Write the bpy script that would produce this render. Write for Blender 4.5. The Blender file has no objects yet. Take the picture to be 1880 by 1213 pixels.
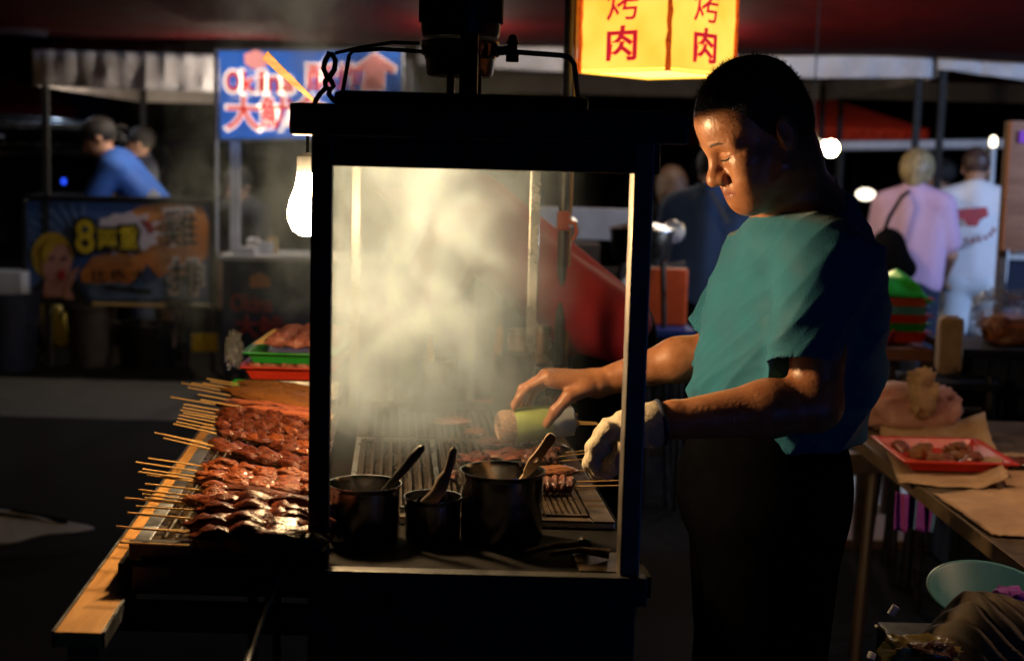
import bpy, bmesh, math, random
import numpy as np
from mathutils import Vector, Matrix, Euler, noise as mnoise
random.seed(7)
SC = bpy.context.scene
COL = SC.collection
R = math.radians

# ------------------------------------------------------------------ camera
CAMZ, PITCH, ROLL, FPX = 1.45, 6.8, 1.5, 2611.0
cam_d = bpy.data.cameras.new('camera')
cam = bpy.data.objects.new('camera', cam_d)
COL.objects.link(cam)
SC.camera = cam
cam_d.lens, cam_d.sensor_width = 50, 36
cam_d.clip_start, cam_d.clip_end = 0.05, 600
CROT = Matrix.Rotation(R(90 - PITCH), 3, 'X') @ Matrix.Rotation(R(ROLL), 3, 'Z')
cam.matrix_world = Matrix.Translation((0, 0, CAMZ)) @ CROT.to_4x4()
cam_d.dof.use_dof = True
cam_d.dof.focus_distance = 2.4
cam_d.dof.aperture_fstop = 3.4
cam_d.dof.aperture_blades = 7

# ------------------------------------------------------------------ world, moon, exposure
W_ = bpy.data.worlds.new('World')
SC.world = W_
W_.use_nodes = True
nt = W_.node_tree
sky = nt.nodes.new('ShaderNodeTexSky')
sky.sky_type = 'NISHITA'
sky.sun_disc = False
sky.sun_elevation = R(-5)
sky.sun_rotation = R(150)
nt.nodes['Background'].inputs[1].default_value = 0.004
nt.links.new(sky.outputs[0], nt.nodes['Background'].inputs[0])
moon = bpy.data.lights.new('moonlight', 'SUN')
moon.energy, moon.angle, moon.color = 0.004, R(0.5), (0.8, 0.88, 1)
mo = bpy.data.objects.new('moonlight', moon)
COL.objects.link(mo)
mo.rotation_euler = (R(50), 0, R(150))
SC.view_settings.view_transform = 'Standard'
SC.view_settings.look = 'None'
SC.view_settings.exposure = 0
SC.view_settings.gamma = 1
SC.view_settings.use_curve_mapping = False
SC.render.engine = 'CYCLES'
cy = SC.cycles
cy.use_denoising = True
try:
    cy.denoiser = 'OPENIMAGEDENOISE'
except Exception:
    pass
cy.max_bounces, cy.diffuse_bounces, cy.glossy_bounces = 7, 3, 3
cy.transmission_bounces, cy.transparent_max_bounces, cy.volume_bounces = 5, 10, 1
cy.sample_clamp_indirect = 4
cy.volume_max_steps = 256
cy.use_adaptive_sampling = False

# unseen market lamps outside the frame or hidden, several added to lighten stalls (watts, colour, where, aim, size)
def lamp(name, loc, energy, col, size, aim=None, kind='AREA', spread=180):
    l = bpy.data.lights.new(name, kind)
    l.energy, l.color = energy, col
    if kind == 'AREA':
        l.shape, l.size, l.size_y = 'RECTANGLE', size[0], size[1]
        l.spread = R(spread)
    else:
        l.shadow_soft_size = size
    o = bpy.data.objects.new(name, l)
    COL.objects.link(o)
    o.location = loc
    if aim is not None:
        o.rotation_euler = (Vector(aim) - Vector(loc)).to_track_quat('-Z', 'Y').to_euler()
    return o
COOL, WARM, NEUT = (0.42, 0.6, 1.0), (1.0, 0.62, 0.28), (1.0, 0.86, 0.68)
lamp('unseen_led_lamp', (2.05, -0.5, 0.55), 2.6, (0.06, 0.24, 1.0), (0.14, 0.9), (0.2, 2.2, 0.95))
lamp('unseen_led_lamp', (4.4, 5.9, 2.25), 100, COOL, (1.2, 0.2), (2.7, 9.0, 1.0))
lamp('unseen_led_lamp', (1.95, 2.9, 2.5), 8, (1.0, 0.62, 0.38), (0.9, 0.12), (1.75, 2.9, 0.6), spread=84)  # added lamp, brightens the work table, bowl and sack
lamp('unseen_bulb_lamp', (-0.31, 8.2, 2.05), 20, NEUT, 0.04, None, 'POINT')  # added lamp hidden behind the blower, lights sign and valance
lamp('unseen_bulb_lamp', (-2.2, 9.75, 2.0), 34, NEUT, 0.04, None, 'POINT')
lamp('unseen_bulb_lamp', (-1.74, 9.1, 1.86), 15, NEUT, 0.03, None, 'POINT')  # added lamp hidden behind the squid sign, brightens valance and banner
lamp('unseen_bulb_lamp', (-3.55, 10.9, 2.1), 8, (.6, .75, 1), 0.03, None, 'POINT')  # added lamp hidden by the valance, picks out the van hatch edge
lamp('unseen_bulb_lamp', (3.62, 13.9, 2.44), 13, WARM, 0.03, None, 'POINT')  # added lamp hidden by the valance, lights the low red tent
lamp('unseen_bulb_lamp', (1.16, 5.7, 1.12), 4.5, (.85, .9, 1), 0.03, None, 'POINT')  # added lamp hidden behind the grill cook, lights kerb, bench and jacket
lamp('unseen_bulb_lamp', (-2.45, 10.6, 1.0), 16, (1.0, 0.8, 0.5), 0.05, None, 'POINT')
lamp('unseen_bulb_lamp', (1.02, 8.2, 2.05), 16, NEUT, 0.05, None, 'POINT')  # added lamp hidden behind the lantern, lights the valances
lamp('unseen_bulb_lamp', (1.0, 5.6, 1.9), 7, WARM, 0.05, None, 'POINT')

# ------------------------------------------------------------------ pixel -> place helpers (1880 x 1213 photograph)
def ray(px, py):
    return CROT @ Vector(((px - 940) / FPX, -(py - 606.5) / FPX, -1))
def W(px, py, Y):
    d = ray(px, py); t = Y / d.y
    return Vector((d.x * t, Y, CAMZ + d.z * t))
def Z(px, py, z):
    d = ray(px, py); t = (z - CAMZ) / d.z
    return Vector((d.x * t, d.y * t, z))

# ------------------------------------------------------------------ materials
def mat(name, c1, c2=None, rough=.5, metal=0, scale=25, bump=0, bscale=None, coat=0, spec=.5,
        emis=None, estr=0, trans=0, alpha=1, detail=4, lo=.35, hi=.68, stretch=None, rvar=.12, sheen=0, sss=0):
    m = bpy.data.materials.new(name); m.use_nodes = True
    n, l = m.node_tree.nodes, m.node_tree.links
    b = n['Principled BSDF']
    tc = n.new('ShaderNodeTexCoord')
    mp = n.new('ShaderNodeMapping')
    l.new(tc.outputs['Object'], mp.inputs[0])
    if stretch: mp.inputs['Scale'].default_value = stretch
    nz = n.new('ShaderNodeTexNoise'); nz.inputs['Scale'].default_value = scale
    nz.inputs['Detail'].default_value = detail; nz.inputs['Roughness'].default_value = .62
    l.new(mp.outputs[0], nz.inputs['Vector'])
    if c2 is None: c2 = tuple(x * .6 for x in c1)
    cr = n.new('ShaderNodeValToRGB')
    cr.color_ramp.elements[0].position = lo; cr.color_ramp.elements[1].position = hi
    cr.color_ramp.elements[0].color = (*c2, 1); cr.color_ramp.elements[1].color = (*c1, 1)
    l.new(nz.outputs[0], cr.inputs[0]); l.new(cr.outputs[0], b.inputs['Base Color'])
    mr = n.new('ShaderNodeMapRange')
    mr.inputs['From Min'].default_value = .3; mr.inputs['From Max'].default_value = .7
    mr.inputs['To Min'].default_value = max(.02, rough - rvar); mr.inputs['To Max'].default_value = min(1, rough + rvar)
    l.new(nz.outputs[0], mr.inputs[0]); l.new(mr.outputs[0], b.inputs['Roughness'])
    b.inputs['Metallic'].default_value = metal
    b.inputs['Coat Weight'].default_value = coat; b.inputs['Coat Roughness'].default_value = .08
    b.inputs['Specular IOR Level'].default_value = spec
    b.inputs['Transmission Weight'].default_value = trans
    b.inputs['Alpha'].default_value = alpha
    b.inputs['Sheen Weight'].default_value = sheen
    if sss:
        b.inputs['Subsurface Weight'].default_value = sss
        b.inputs['Subsurface Radius'].default_value = (.012, .004, .002)
        b.inputs['Subsurface Scale'].default_value = .6
    if bump:
        nb = n.new('ShaderNodeTexNoise'); nb.inputs['Scale'].default_value = bscale or scale * 3
        nb.inputs['Detail'].default_value = 5
        l.new(mp.outputs[0], nb.inputs['Vector'])
        bp = n.new('ShaderNodeBump'); bp.inputs['Strength'].default_value = bump; bp.inputs['Distance'].default_value = .004
        l.new(nb.outputs[0], bp.inputs['Height']); l.new(bp.outputs[0], b.inputs['Normal'])
    if emis:
        b.inputs['Emission Color'].default_value = (*emis, 1); b.inputs['Emission Strength'].default_value = estr
    return m

M = {}
M['asphalt'] = mat('asphalt', (.011, .0108, .0108), (.006, .0058, .0058), .9, spec=.08, scale=60, bump=.5, bscale=220)
M['black'] = mat('black_paint', (.012, .012, .013), (.007, .007, .008), .5, scale=30, bump=.08, rvar=.15)
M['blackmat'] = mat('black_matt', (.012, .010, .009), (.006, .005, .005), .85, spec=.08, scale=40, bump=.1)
M['steel'] = mat('brushed_steel', (.62, .6, .57), (.45, .43, .4), .3, 1, scale=14, bump=.06, bscale=90)
M['potsteel'] = mat('pot_steel', (.33, .32, .32), (.29, .28, .28), .2, 1, scale=5, bump=.03, bscale=60, stretch=(1, 1, 9), rvar=.05)
M['steeldirty'] = mat('greasy_steel', (.17, .12, .08), (.04, .026, .016), .42, 1, scale=22, bump=.25, bscale=70)
M['traysteel'] = mat('greasy_tray_steel', (.22, .16, .1), (.05, .03, .017), .3, .9, scale=28, bump=.35, bscale=60)
M['edgesteel'] = mat('galvanised_edge', (.42, .44, .47), (.26, .27, .29), .4, 1, scale=18, bump=.08)
M['iron'] = mat('burnt_iron', (.12, .08, .055), (.03, .02, .015), .45, .7, scale=40, bump=.5, bscale=160)
M['char'] = mat('charred', (.02, .016, .013), (.008, .007, .006), .75, scale=60, bump=.6)
M['ember'] = mat('ember', (.03, .015, .01), (.01, .008, .006), .9, scale=30, bump=.8)
M['wood'] = mat('plank_wood', (.55, .27, .07), (.38, .17, .035), .55, scale=9, bump=.12, bscale=30, stretch=(9, 1, 9))
M['woodhandle'] = mat('handle_wood', (.42, .26, .13), (.26, .15, .07), .5, scale=18, bump=.1, stretch=(1, 1, 6))
M['bamboo'] = mat('bamboo_stick', (.66, .41, .16), (.52, .30, .10), .5, scale=60)
M['darkwood'] = mat('dark_wood', (.1, .06, .035), (.05, .03, .02), .6, scale=12, bump=.2)
M['glaze'] = mat('glazed_meat', (.2, .044, .016), (.04, .009, .005), .33, scale=2.8, bump=1, bscale=5, coat=.55, detail=6)
M['glazedark'] = mat('dark_glazed_meat', (.13, .026, .01), (.03, .008, .005), .27, scale=2.8, bump=.55, bscale=5, coat=0, spec=.32, rvar=.06)
M['glazeorange'] = mat('orange_meat', (.34, .08, .016), (.09, .016, .006), .33, scale=2.8, bump=1, bscale=5, coat=.55)
M['mince'] = mat('golden_mince', (.38, .15, .035), (.17, .055, .014), .42, scale=9, bump=1, bscale=14, coat=.2)
M['pinksausage'] = mat('pink_sausage', (.45, .13, .06), (.28, .07, .035), .3, scale=3, bump=.4, bscale=5, coat=.4)
M['rawmeat'] = mat('raw_meat', (.45, .17, .12), (.26, .06, .045), .4, scale=3, bump=.5, bscale=5, coat=.2)
M['grillmeat'] = mat('seared_meat', (.5, .19, .06), (.2, .05, .02), .35, scale=5, bump=.9, bscale=9, coat=.4)
M['skin'] = mat('skin', (.43, .185, .09), (.30, .115, .052), .37, scale=34, bump=.26, bscale=150, sss=.06, detail=8, spec=.5)
M['skin2'] = mat('skin_plain', (.42, .23, .15), (.36, .19, .12), .5, scale=20)
M['lip'] = mat('lip_skin', (.30, .11, .075), (.22, .075, .052), .35, scale=50, bump=.2)
M['hair'] = mat('black_hair', (.014, .011, .01), (.007, .006, .005), .6, scale=120, bump=.8, bscale=320)
M['hairblond'] = mat('blond_hair', (.42, .32, .16), (.12, .085, .045), .5, scale=22, bump=.6, stretch=(3, 3, .4))
M['hairbrown'] = mat('brown_hair', (.09, .045, .035), (.04, .02, .016), .45, scale=40, bump=.6)
M['hairginger'] = mat('light_brown_hair', (.09, .04, .016), (.03, .014, .007), .5, scale=40, bump=.6, stretch=(3, 3, .4))
M['brow'] = mat('brow_hair', (.06, .032, .02), (.035, .02, .013), .7, scale=200)
M['strap'] = mat('grey_strap', (.09, .1, .12), None, .7)
M['eye'] = mat('eye_dark', (.02, .015, .012), None, .15)
M['trousers'] = mat('black_trousers', (.0035, .0035, .004), (.0025, .0025, .003), .9, scale=30, bump=.2, spec=0)
M['belt'] = mat('belt_leather', (.02, .014, .012), None, .45, scale=30, bump=.1)
M['glove'] = mat('knit_cotton_glove', (.6, .5, .36), (.44, .35, .24), .9, scale=60, bump=.6, bscale=260, sheen=.2)
M['navy'] = mat('navy_band', (.012, .02, .06), None, .8, scale=50, bump=.3)
M['green_bottle'] = mat('green_plastic_bottle', (.4, .5, .12), (.3, .38, .09), .35, scale=12, trans=.25, spec=.4)
M['clear_plastic'] = mat('clear_plastic', (.75, .78, .8), None, .2, trans=.85)
M['milky_plastic'] = mat('milky_plastic', (.5, .52, .55), (.4, .42, .45), .35, trans=.35)
M['salt'] = mat('powder_crust', (.55, .36, .24), (.22, .12, .08), .8, scale=200, bump=.8)
M['chrome'] = mat('dull_aluminium', (.5, .44, .36), (.3, .25, .2), .38, 1, scale=20, bump=.1)
M['red_shirt'] = mat('red_shirt', (.52, .025, .04), (.4, .015, .025), .75, scale=10, bump=.15)
M['blue_shirt'] = mat('blue_shirt', (.03, .12, .48), (.02, .085, .36), .8, scale=8)
M['dark_shirt'] = mat('dark_shirt', (.03, .035, .06), (.02, .024, .04), .8, scale=8)
M['navy_jacket'] = mat('navy_jacket', (.05, .1, .22), (.03, .065, .15), .8, scale=6)
M['lilac_shirt'] = mat('lilac_shirt', (.6, .4, .58), (.5, .32, .5), .8, scale=6, stretch=(1, 1, .3))
M['white_shirt'] = mat('white_shirt', (.78, .78, .8), (.68, .68, .72), .85, scale=5)
M['white_shorts'] = mat('white_shorts', (.7, .76, .8), (.55, .62, .68), .85, scale=6)
M['grey_shorts'] = mat('grey_shorts', (.45, .42, .38), (.35, .33, .3), .85, scale=6)
M['black_cloth'] = mat('black_cloth', (.006, .006, .007), (.004, .004, .005), .9, scale=20, bump=.3, spec=.02)
M['denim'] = mat('dark_denim', (.02, .03, .06), (.012, .018, .04), .85, scale=20)
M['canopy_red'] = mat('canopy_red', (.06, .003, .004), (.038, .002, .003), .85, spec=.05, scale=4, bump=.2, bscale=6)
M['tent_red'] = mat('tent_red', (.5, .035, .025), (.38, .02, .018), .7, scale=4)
M['tent_blue'] = mat('tent_blue', (.02, .05, .2), (.015, .035, .13), .7, scale=4)
M['valance'] = mat('white_valance', (.62, .57, .55), (.46, .42, .41), .8, scale=5, bump=.4, bscale=9)
M['pole'] = mat('tent_pole', (.5, .5, .48), (.36, .36, .35), .4, .6, scale=15)
M['tentpole'] = mat('matt_tent_pole', (.02, .02, .02), (.014, .014, .014), .85, 0, scale=15)
M['darkpole'] = mat('dark_pole', (.1, .09, .08), (.06, .055, .05), .35, .7, scale=15)
M['white_panel'] = mat('white_panel', (.66, .66, .66), (.5, .5, .5), .5, scale=6)
M['paper'] = mat('kraft_paper', (.5, .33, .19), (.36, .22, .12), .85, scale=14, bump=.3, bscale=25)
M['printink'] = mat('print_ink', (.04, .03, .03), None, .8)
M['pinkpaper'] = mat('pink_wrapping', (.6, .33, .27), (.45, .2, .16), .7, scale=9, bump=.3, bscale=18)
M['red_tray'] = mat('red_plastic_tray', (.6, .035, .012), (.5, .025, .01), .35, scale=10)
M['green_tray'] = mat('green_plastic_tray', (.02, .33, .04), (.015, .26, .03), .35, scale=10)
M['green_cover'] = mat('green_plastic_cover', (.02, .42, .04), (.012, .28, .025), .35, scale=14, bump=.5, bscale=20)
M['orange_plastic'] = mat('orange_plastic', (.62, .1, .02), (.5, .07, .015), .4, scale=8)
M['blue_plastic'] = mat('blue_plastic', (.02, .06, .3), (.015, .045, .22), .45, scale=8)
M['teal'] = mat('teal_basin', (.1, .36, .4), (.07, .28, .32), .4, scale=8)
M['table_top'] = mat('brown_board', (.36, .15, .07), (.24, .09, .045), .5, scale=9, bump=.1, stretch=(.6, 6, 6))
M['table_dark'] = mat('worn_table_board', (.12, .085, .05), (.06, .042, .027), .5, scale=14, bump=.25)
M['brown_sack'] = mat('wrinkled_brown_sack', (.11, .075, .05), (.05, .034, .024), .7, scale=30, bump=.35, bscale=60)
M['yellow_bag'] = mat('yellow_plastic_bag', (.55, .42, .12), (.42, .3, .08), .35, scale=14, bump=.4, bscale=20, trans=.2)
M['plastic_bag'] = mat('thin_plastic_bag', (.7, .7, .72), (.55, .55, .58), .22, scale=16, bump=.8, bscale=24, trans=.8, alpha=.38)
M['fried'] = mat('orange_brown_food', (.5, .16, .04), (.3, .08, .02), .6, scale=30, bump=.6)
M['purple_cloth'] = mat('purple_cloth', (.4, .08, .55), (.28, .04, .42), .7, scale=8)
M['blue_cloth'] = mat('blue_stripe_cloth', (.22, .42, .75), None, .7)
M['scrap'] = mat('white_scrap', (.75, .75, .78), None, .8)
M['concrete'] = mat('pale_kerb', (.6, .6, .58), (.42, .42, .41), .8, scale=20, bump=.4, bscale=60)
M['pavement'] = mat('brown_pavement', (.18, .1, .07), (.12, .065, .045), .8, scale=20, bump=.3)
M['tarp'] = mat('grey_tarp', (.32, .3, .29), (.22, .21, .2), .8, scale=6, bump=.4, bscale=10)
M['car_dark'] = mat('dark_car_paint', (.016, .017, .02), (.012, .013, .015), .25, scale=4, coat=.6)
M['car_blue'] = mat('blue_car_paint', (.015, .04, .22), (.012, .03, .17), .25, scale=4, coat=.6)
M['car_glass'] = mat('car_glass', (.02, .022, .026), None, .08, scale=4)
M['rubber'] = mat('rubber', (.012, .012, .012), None, .8)
M['plate'] = mat('number_plate', (.5, .5, .5), (.4, .4, .4), .5)
M['tail'] = mat('tail_lamp', (.3, .01, .01), None, .2)
M['cardbox'] = mat('yellow_carton', (.72, .5, .2), (.62, .42, .16), .7, scale=8)
M['bin'] = mat('grey_bin', (.09, .075, .07), (.06, .05, .047), .55, scale=10)
M['enamel'] = mat('dark_enamel', (.02, .018, .018), None, .3, scale=10)
M['yellow_thing'] = mat('yellow_nylon', (.65, .5, .04), (.5, .36, .03), .6, scale=15, bump=.3)
M['board_blue'] = mat('dark_blue_board', (.02, .035, .08), (.014, .025, .055), .55, scale=5)
M['print_blue'] = mat('print_blue', (.045, .1, .24), (.035, .08, .19), .5, scale=6)
M['print_lightblue'] = mat('print_light_blue', (.12, .2, .36), None, .5)
M['print_orange'] = mat('print_orange', (.6, .24, .06), (.5, .16, .04), .5, scale=8)
M['print_white'] = mat('print_white', (.6, .5, .5), (.5, .42, .42), .5)
M['print_yellow'] = mat('print_yellow', (.72, .5, .02), None, .5)
M['print_black'] = mat('print_black', (.012, .012, .012), None, .6)
M['print_skin'] = mat('print_skin', (.5, .24, .18), (.45, .2, .15), .5, scale=5)
M['print_hair'] = mat('print_hair', (.55, .36, .03), (.38, .22, .02), .5, scale=12)
M['print_red'] = mat('print_red', (.5, .03, .03), None, .5)
M['print_reddull'] = mat('print_dull_red', (.35, .05, .05), None, .6)
def emit(name, col, s, c2=None, scale=8):
    m = mat(name, col, col, .5, emis=col, estr=s)
    if c2:
        n, l = m.node_tree.nodes, m.node_tree.links
        nz = n.new('ShaderNodeTexNoise'); nz.inputs['Scale'].default_value = scale; nz.inputs['Detail'].default_value = 3
        tc = n.new('ShaderNodeTexCoord'); l.new(tc.outputs['Object'], nz.inputs['Vector'])
        cr = n.new('ShaderNodeValToRGB'); cr.color_ramp.elements[0].position = .35; cr.color_ramp.elements[1].position = .65
        cr.color_ramp.elements[0].color = (*c2, 1); cr.color_ramp.elements[1].color = (*col, 1)
        l.new(nz.outputs[0], cr.inputs[0]); l.new(cr.outputs[0], n['Principled BSDF'].inputs['Emission Color'])
    return m
M['bulb_glow'] = emit('bulb_glow', (1.0, .66, .32), 660)
M['bulb_far'] = emit('far_bulb_glow', (1.0, .72, .36), 200)
M['headlight'] = emit('headlight_glow', (1.0, .9, .7), 3)
M['tube_tip'] = emit('tube_tip_glow', (1.0, .85, .6), 5)
M['blue_led'] = emit('blue_led_glow', (.02, .08, 1.0), 1.6)
M['lantern_face'] = emit('lantern_face', (1.0, .66, .1), 1.4, (1.0, .46, .04), 5)
M['lantern_base'] = emit('lantern_base', (1.0, .74, .22), 1.9)
M['lantern_trim'] = emit('lantern_trim', (.9, .13, .008), .75, (.25, .02, .004), 160)
M['lantern_text'] = emit('lantern_text', (.75, .02, .035), .75)
M['sign_blue'] = emit('sign_blue', (.03, .16, .62), .75, (.015, .08, .36), 3)
M['sign_white'] = emit('sign_white', (1.0, .86, .76), 1.15)
M['sign_red'] = emit('sign_red', (.9, .05, .035), .75)
M['sign_pink'] = emit('sign_pink', (1.0, .35, .3), .95)

# ------------------------------------------------------------------ object helpers
def link(o): COL.objects.link(o); return o
def thing(name, label, cat, loc=(0, 0, 0), group=None):
    o = bpy.data.objects.new(name, None); link(o); o.location = loc; o.empty_display_size = .05
    o['label'] = label; o['category'] = cat
    if group: o['group'] = group
    return o
def tag(o, label, cat, group=None):
    o['label'] = label; o['category'] = cat
    if group: o['group'] = group
    return o
def wloc(o):
    v = Vector((0, 0, 0))
    while o is not None:
        v += o.location; o = o.parent
    return v
def make(name, me, m=None, parent=None, smooth=True):
    """me in world coordinates; stored relative to its parent"""
    if parent is not None: me.transform(Matrix.Translation(-wloc(parent)))
    o = bpy.data.objects.new(name, me); link(o)
    if m is not None: me.materials.append(m)
    if parent is not None: o.parent = parent
    if smooth:
        me.polygons.foreach_set('use_smooth', [True] * len(me.polygons))
    return o
class MB:
    def __init__(s): s.bm = bmesh.new()
    def hexa(s, p):
        v = [s.bm.verts.new(q) for q in p]
        for f in ((0, 3, 2, 1), (4, 5, 6, 7), (0, 1, 5, 4), (1, 2, 6, 5), (2, 3, 7, 6), (3, 0, 4, 7)):
            s.bm.faces.new([v[i] for i in f])
        return s
    def box(s, a, b, sh=0.0, y0=0.0):
        f = lambda x, y, z: (x + sh * (y - y0), y, z)
        return s.hexa([f(a[0], a[1], a[2]), f(b[0], a[1], a[2]), f(b[0], b[1], a[2]), f(a[0], b[1], a[2]),
                       f(a[0], a[1], b[2]), f(b[0], a[1], b[2]), f(b[0], b[1], b[2]), f(a[0], b[1], b[2])])
    def obox(s, c, size, rot=None):
        rm = (rot or Euler()).to_matrix() if not isinstance(rot, Matrix) else rot
        c = Vector(c); h = Vector(size) / 2; P = []
        for z in (-1, 1):
            for x, y in ((-1, -1), (1, -1), (1, 1), (-1, 1)):
                P.append(c + rm @ Vector((x * h.x, y * h.y, z * h.z)))
        return s.hexa(P)
    def cyl(s, a, b, r0, r1=None, seg=16, cap=True):
        return s.tube([a, b], [r0, r0 if r1 is None else r1], seg, cap)
    def tube(s, pts, r, seg=10, cap=True):
        pts = [Vector(p) for p in pts]
        if not hasattr(r, '__len__'): r = [r] * len(pts)
        rings = []; up = None
        for i, p in enumerate(pts):
            t = (pts[min(i + 1, len(pts) - 1)] - pts[max(i - 1, 0)]).normalized()
            if up is None: up = Vector((0, 0, 1)) if abs(t.z) < .9 else Vector((1, 0, 0))
            u = t.cross(up).normalized(); up = u.cross(t).normalized()
            rings.append([s.bm.verts.new(p + (u * math.cos(k * 2 * math.pi / seg) + up * math.sin(k * 2 * math.pi / seg)) * r[i]) for k in range(seg)])
        for i in range(len(rings) - 1):
            for k in range(seg):
                s.bm.faces.new((rings[i][k], rings[i][(k + 1) % seg], rings[i + 1][(k + 1) % seg], rings[i + 1][k]))
        if cap:
            s.bm.faces.new(rings[0][::-1]); s.bm.faces.new(rings[-1])
        return s
    def lathe(s, prof, o, seg=32, axis=None, sq=(1, 1)):
        o = Vector(o); q = Vector((0, 0, 1)).rotation_difference(Vector(axis)) if axis is not None else None
        rings = []
        for r, z in prof:
            ring = []
            for k in range(seg):
                a = 2 * math.pi * k / seg
                v = Vector((r * math.cos(a) * sq[0], r * math.sin(a) * sq[1], z))
                ring.append(s.bm.verts.new(o + (q @ v if q else v)))
            rings.append(ring)
        for i in range(len(rings) - 1):
            for k in range(seg):
                s.bm.faces.new((rings[i][k], rings[i][(k + 1) % seg], rings[i + 1][(k + 1) % seg], rings[i + 1][k]))
        if prof[0][0] > 1e-5: s.bm.faces.new(rings[0][::-1])
        if prof[-1][0] > 1e-5: s.bm.faces.new(rings[-1])
        return s
    def prism(s, pts, d):
        """planar polygon (world points) pushed along vector d"""
        pts = [Vector(p) for p in pts]; d = Vector(d)
        a = [s.bm.verts.new(p) for p in pts]; b = [s.bm.verts.new(p + d) for p in pts]
        n = len(pts)
        s.bm.faces.new(a); s.bm.faces.new(b[::-1])
        for i in range(n): s.bm.faces.new((a[i], b[i], b[(i + 1) % n], a[(i + 1) % n]))
        return s
    def grid(s, P, thick=None):
        """P[i][j] world points"""
        V = [[s.bm.verts.new(p) for p in row] for row in P]
        for i in range(len(V) - 1):
            for j in range(len(V[0]) - 1):
                s.bm.faces.new((V[i][j], V[i][j + 1], V[i + 1][j + 1], V[i + 1][j]))
        return s
    def mesh(s, name, bevel=0, seg=2):
        if bevel:
            bmesh.ops.bevel(s.bm, geom=s.bm.edges[:] + s.bm.verts[:], offset=bevel, segments=seg, affect='EDGES', clamp_overlap=True, profile=.6)
        bmesh.ops.recalc_face_normals(s.bm, faces=s.bm.faces[:])
        me = bpy.data.meshes.new(name); s.bm.to_mesh(me); s.bm.free()
        return me
    def build(s, name, m=None, parent=None, bevel=0, smooth=False, sharp=True):
        me = s.mesh(name, bevel)
        o = make(name, me, m, parent, smooth)
        if smooth and sharp:
            try: me.set_sharp_from_angle(angle=R(40))
            except Exception: pass
        return o
def solid(o, t, off=-1):
    md = o.modifiers.new('solid', 'SOLIDIFY'); md.thickness = t; md.offset = off
    return o
def copy_tree(o, parent=None):
    c = o.copy(); link(c); c.parent = parent
    for ch in o.children: copy_tree(ch, c)
    return c
def ico(name, sub, r=1.0):
    bm = bmesh.new(); bmesh.ops.create_icosphere(bm, subdivisions=sub, radius=r)
    me = bpy.data.meshes.new(name); bm.to_mesh(me); bm.free(); return me
def blob(name, seed, sub=3, amp=.25, fr=1.6, amp2=.06, fr2=5):
    me = ico(name, sub)
    for v in me.vertices:
        p = v.co.copy()
        d = amp * mnoise.noise(p * fr + Vector((seed * 3.1, seed, 0))) + amp2 * mnoise.noise(p * fr2 + Vector((0, seed * 2.3, seed)))
        v.co = p * (1 + d)
    me.polygons.foreach_set('use_smooth', [True] * len(me.polygons))
    return me
def place(name, me, m, parent, loc, scale, rot):
    o = bpy.data.objects.new(name, me); link(o)
    if not me.materials: me.materials.append(m)
    elif me.materials[0] is not m:
        o.material_slots[0].link = 'OBJECT'; o.material_slots[0].material = m
    o.parent = parent
    o.location = Vector(loc) - (wloc(parent) if parent else Vector((0, 0, 0)))
    o.scale = scale
    if isinstance(rot, Matrix): o.rotation_euler = rot.to_euler()
    else: o.rotation_euler = rot
    return o
_dg = None
def text_mesh(body, size, ext=.002, off=0.0):
    c = bpy.data.curves.new('lettering', 'FONT'); c.body = body; c.size = size
    c.extrude = ext; c.offset = off; c.align_x = 'CENTER'; c.align_y = 'CENTER'; c.resolution_u = 4
    o = bpy.data.objects.new('lettering', c); link(o)
    bpy.context.view_layer.update()
    me = bpy.data.meshes.new_from_object(o.evaluated_get(bpy.context.evaluated_depsgraph_get()))
    bpy.data.objects.remove(o); bpy.data.curves.remove(c)
    return me
def fit(me, w, h):
    co = np.array([v.co[:] for v in me.vertices]); lo, hi = co.min(0), co.max(0)
    c = (lo + hi) / 2
    for v in me.vertices:
        v.co.x = (v.co.x - c[0]) * w / (hi[0] - lo[0]); v.co.y = (v.co.y - c[1]) * h / (hi[1] - lo[1])
    return me
def text_at(name, body, center, ux, uy, w, h, m, parent, ext=.002, bold=.02, grow=0.0):
    """lettering w x h metres centred at a place, lying in the plane of unit vectors ux, uy"""
    me = text_mesh(body, 1.0, .01, bold)
    fit(me, w + grow, h + grow)
    for v in me.vertices: v.co.z *= ext / .01
    ux, uy = Vector(ux).normalized(), Vector(uy).normalized(); n = ux.cross(uy)
    mx = Matrix((ux, uy, n)).transposed().to_4x4(); mx.translation = center
    me.transform(mx); me.materials.clear()
    return make(name, me, m, parent, smooth=False)

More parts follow.
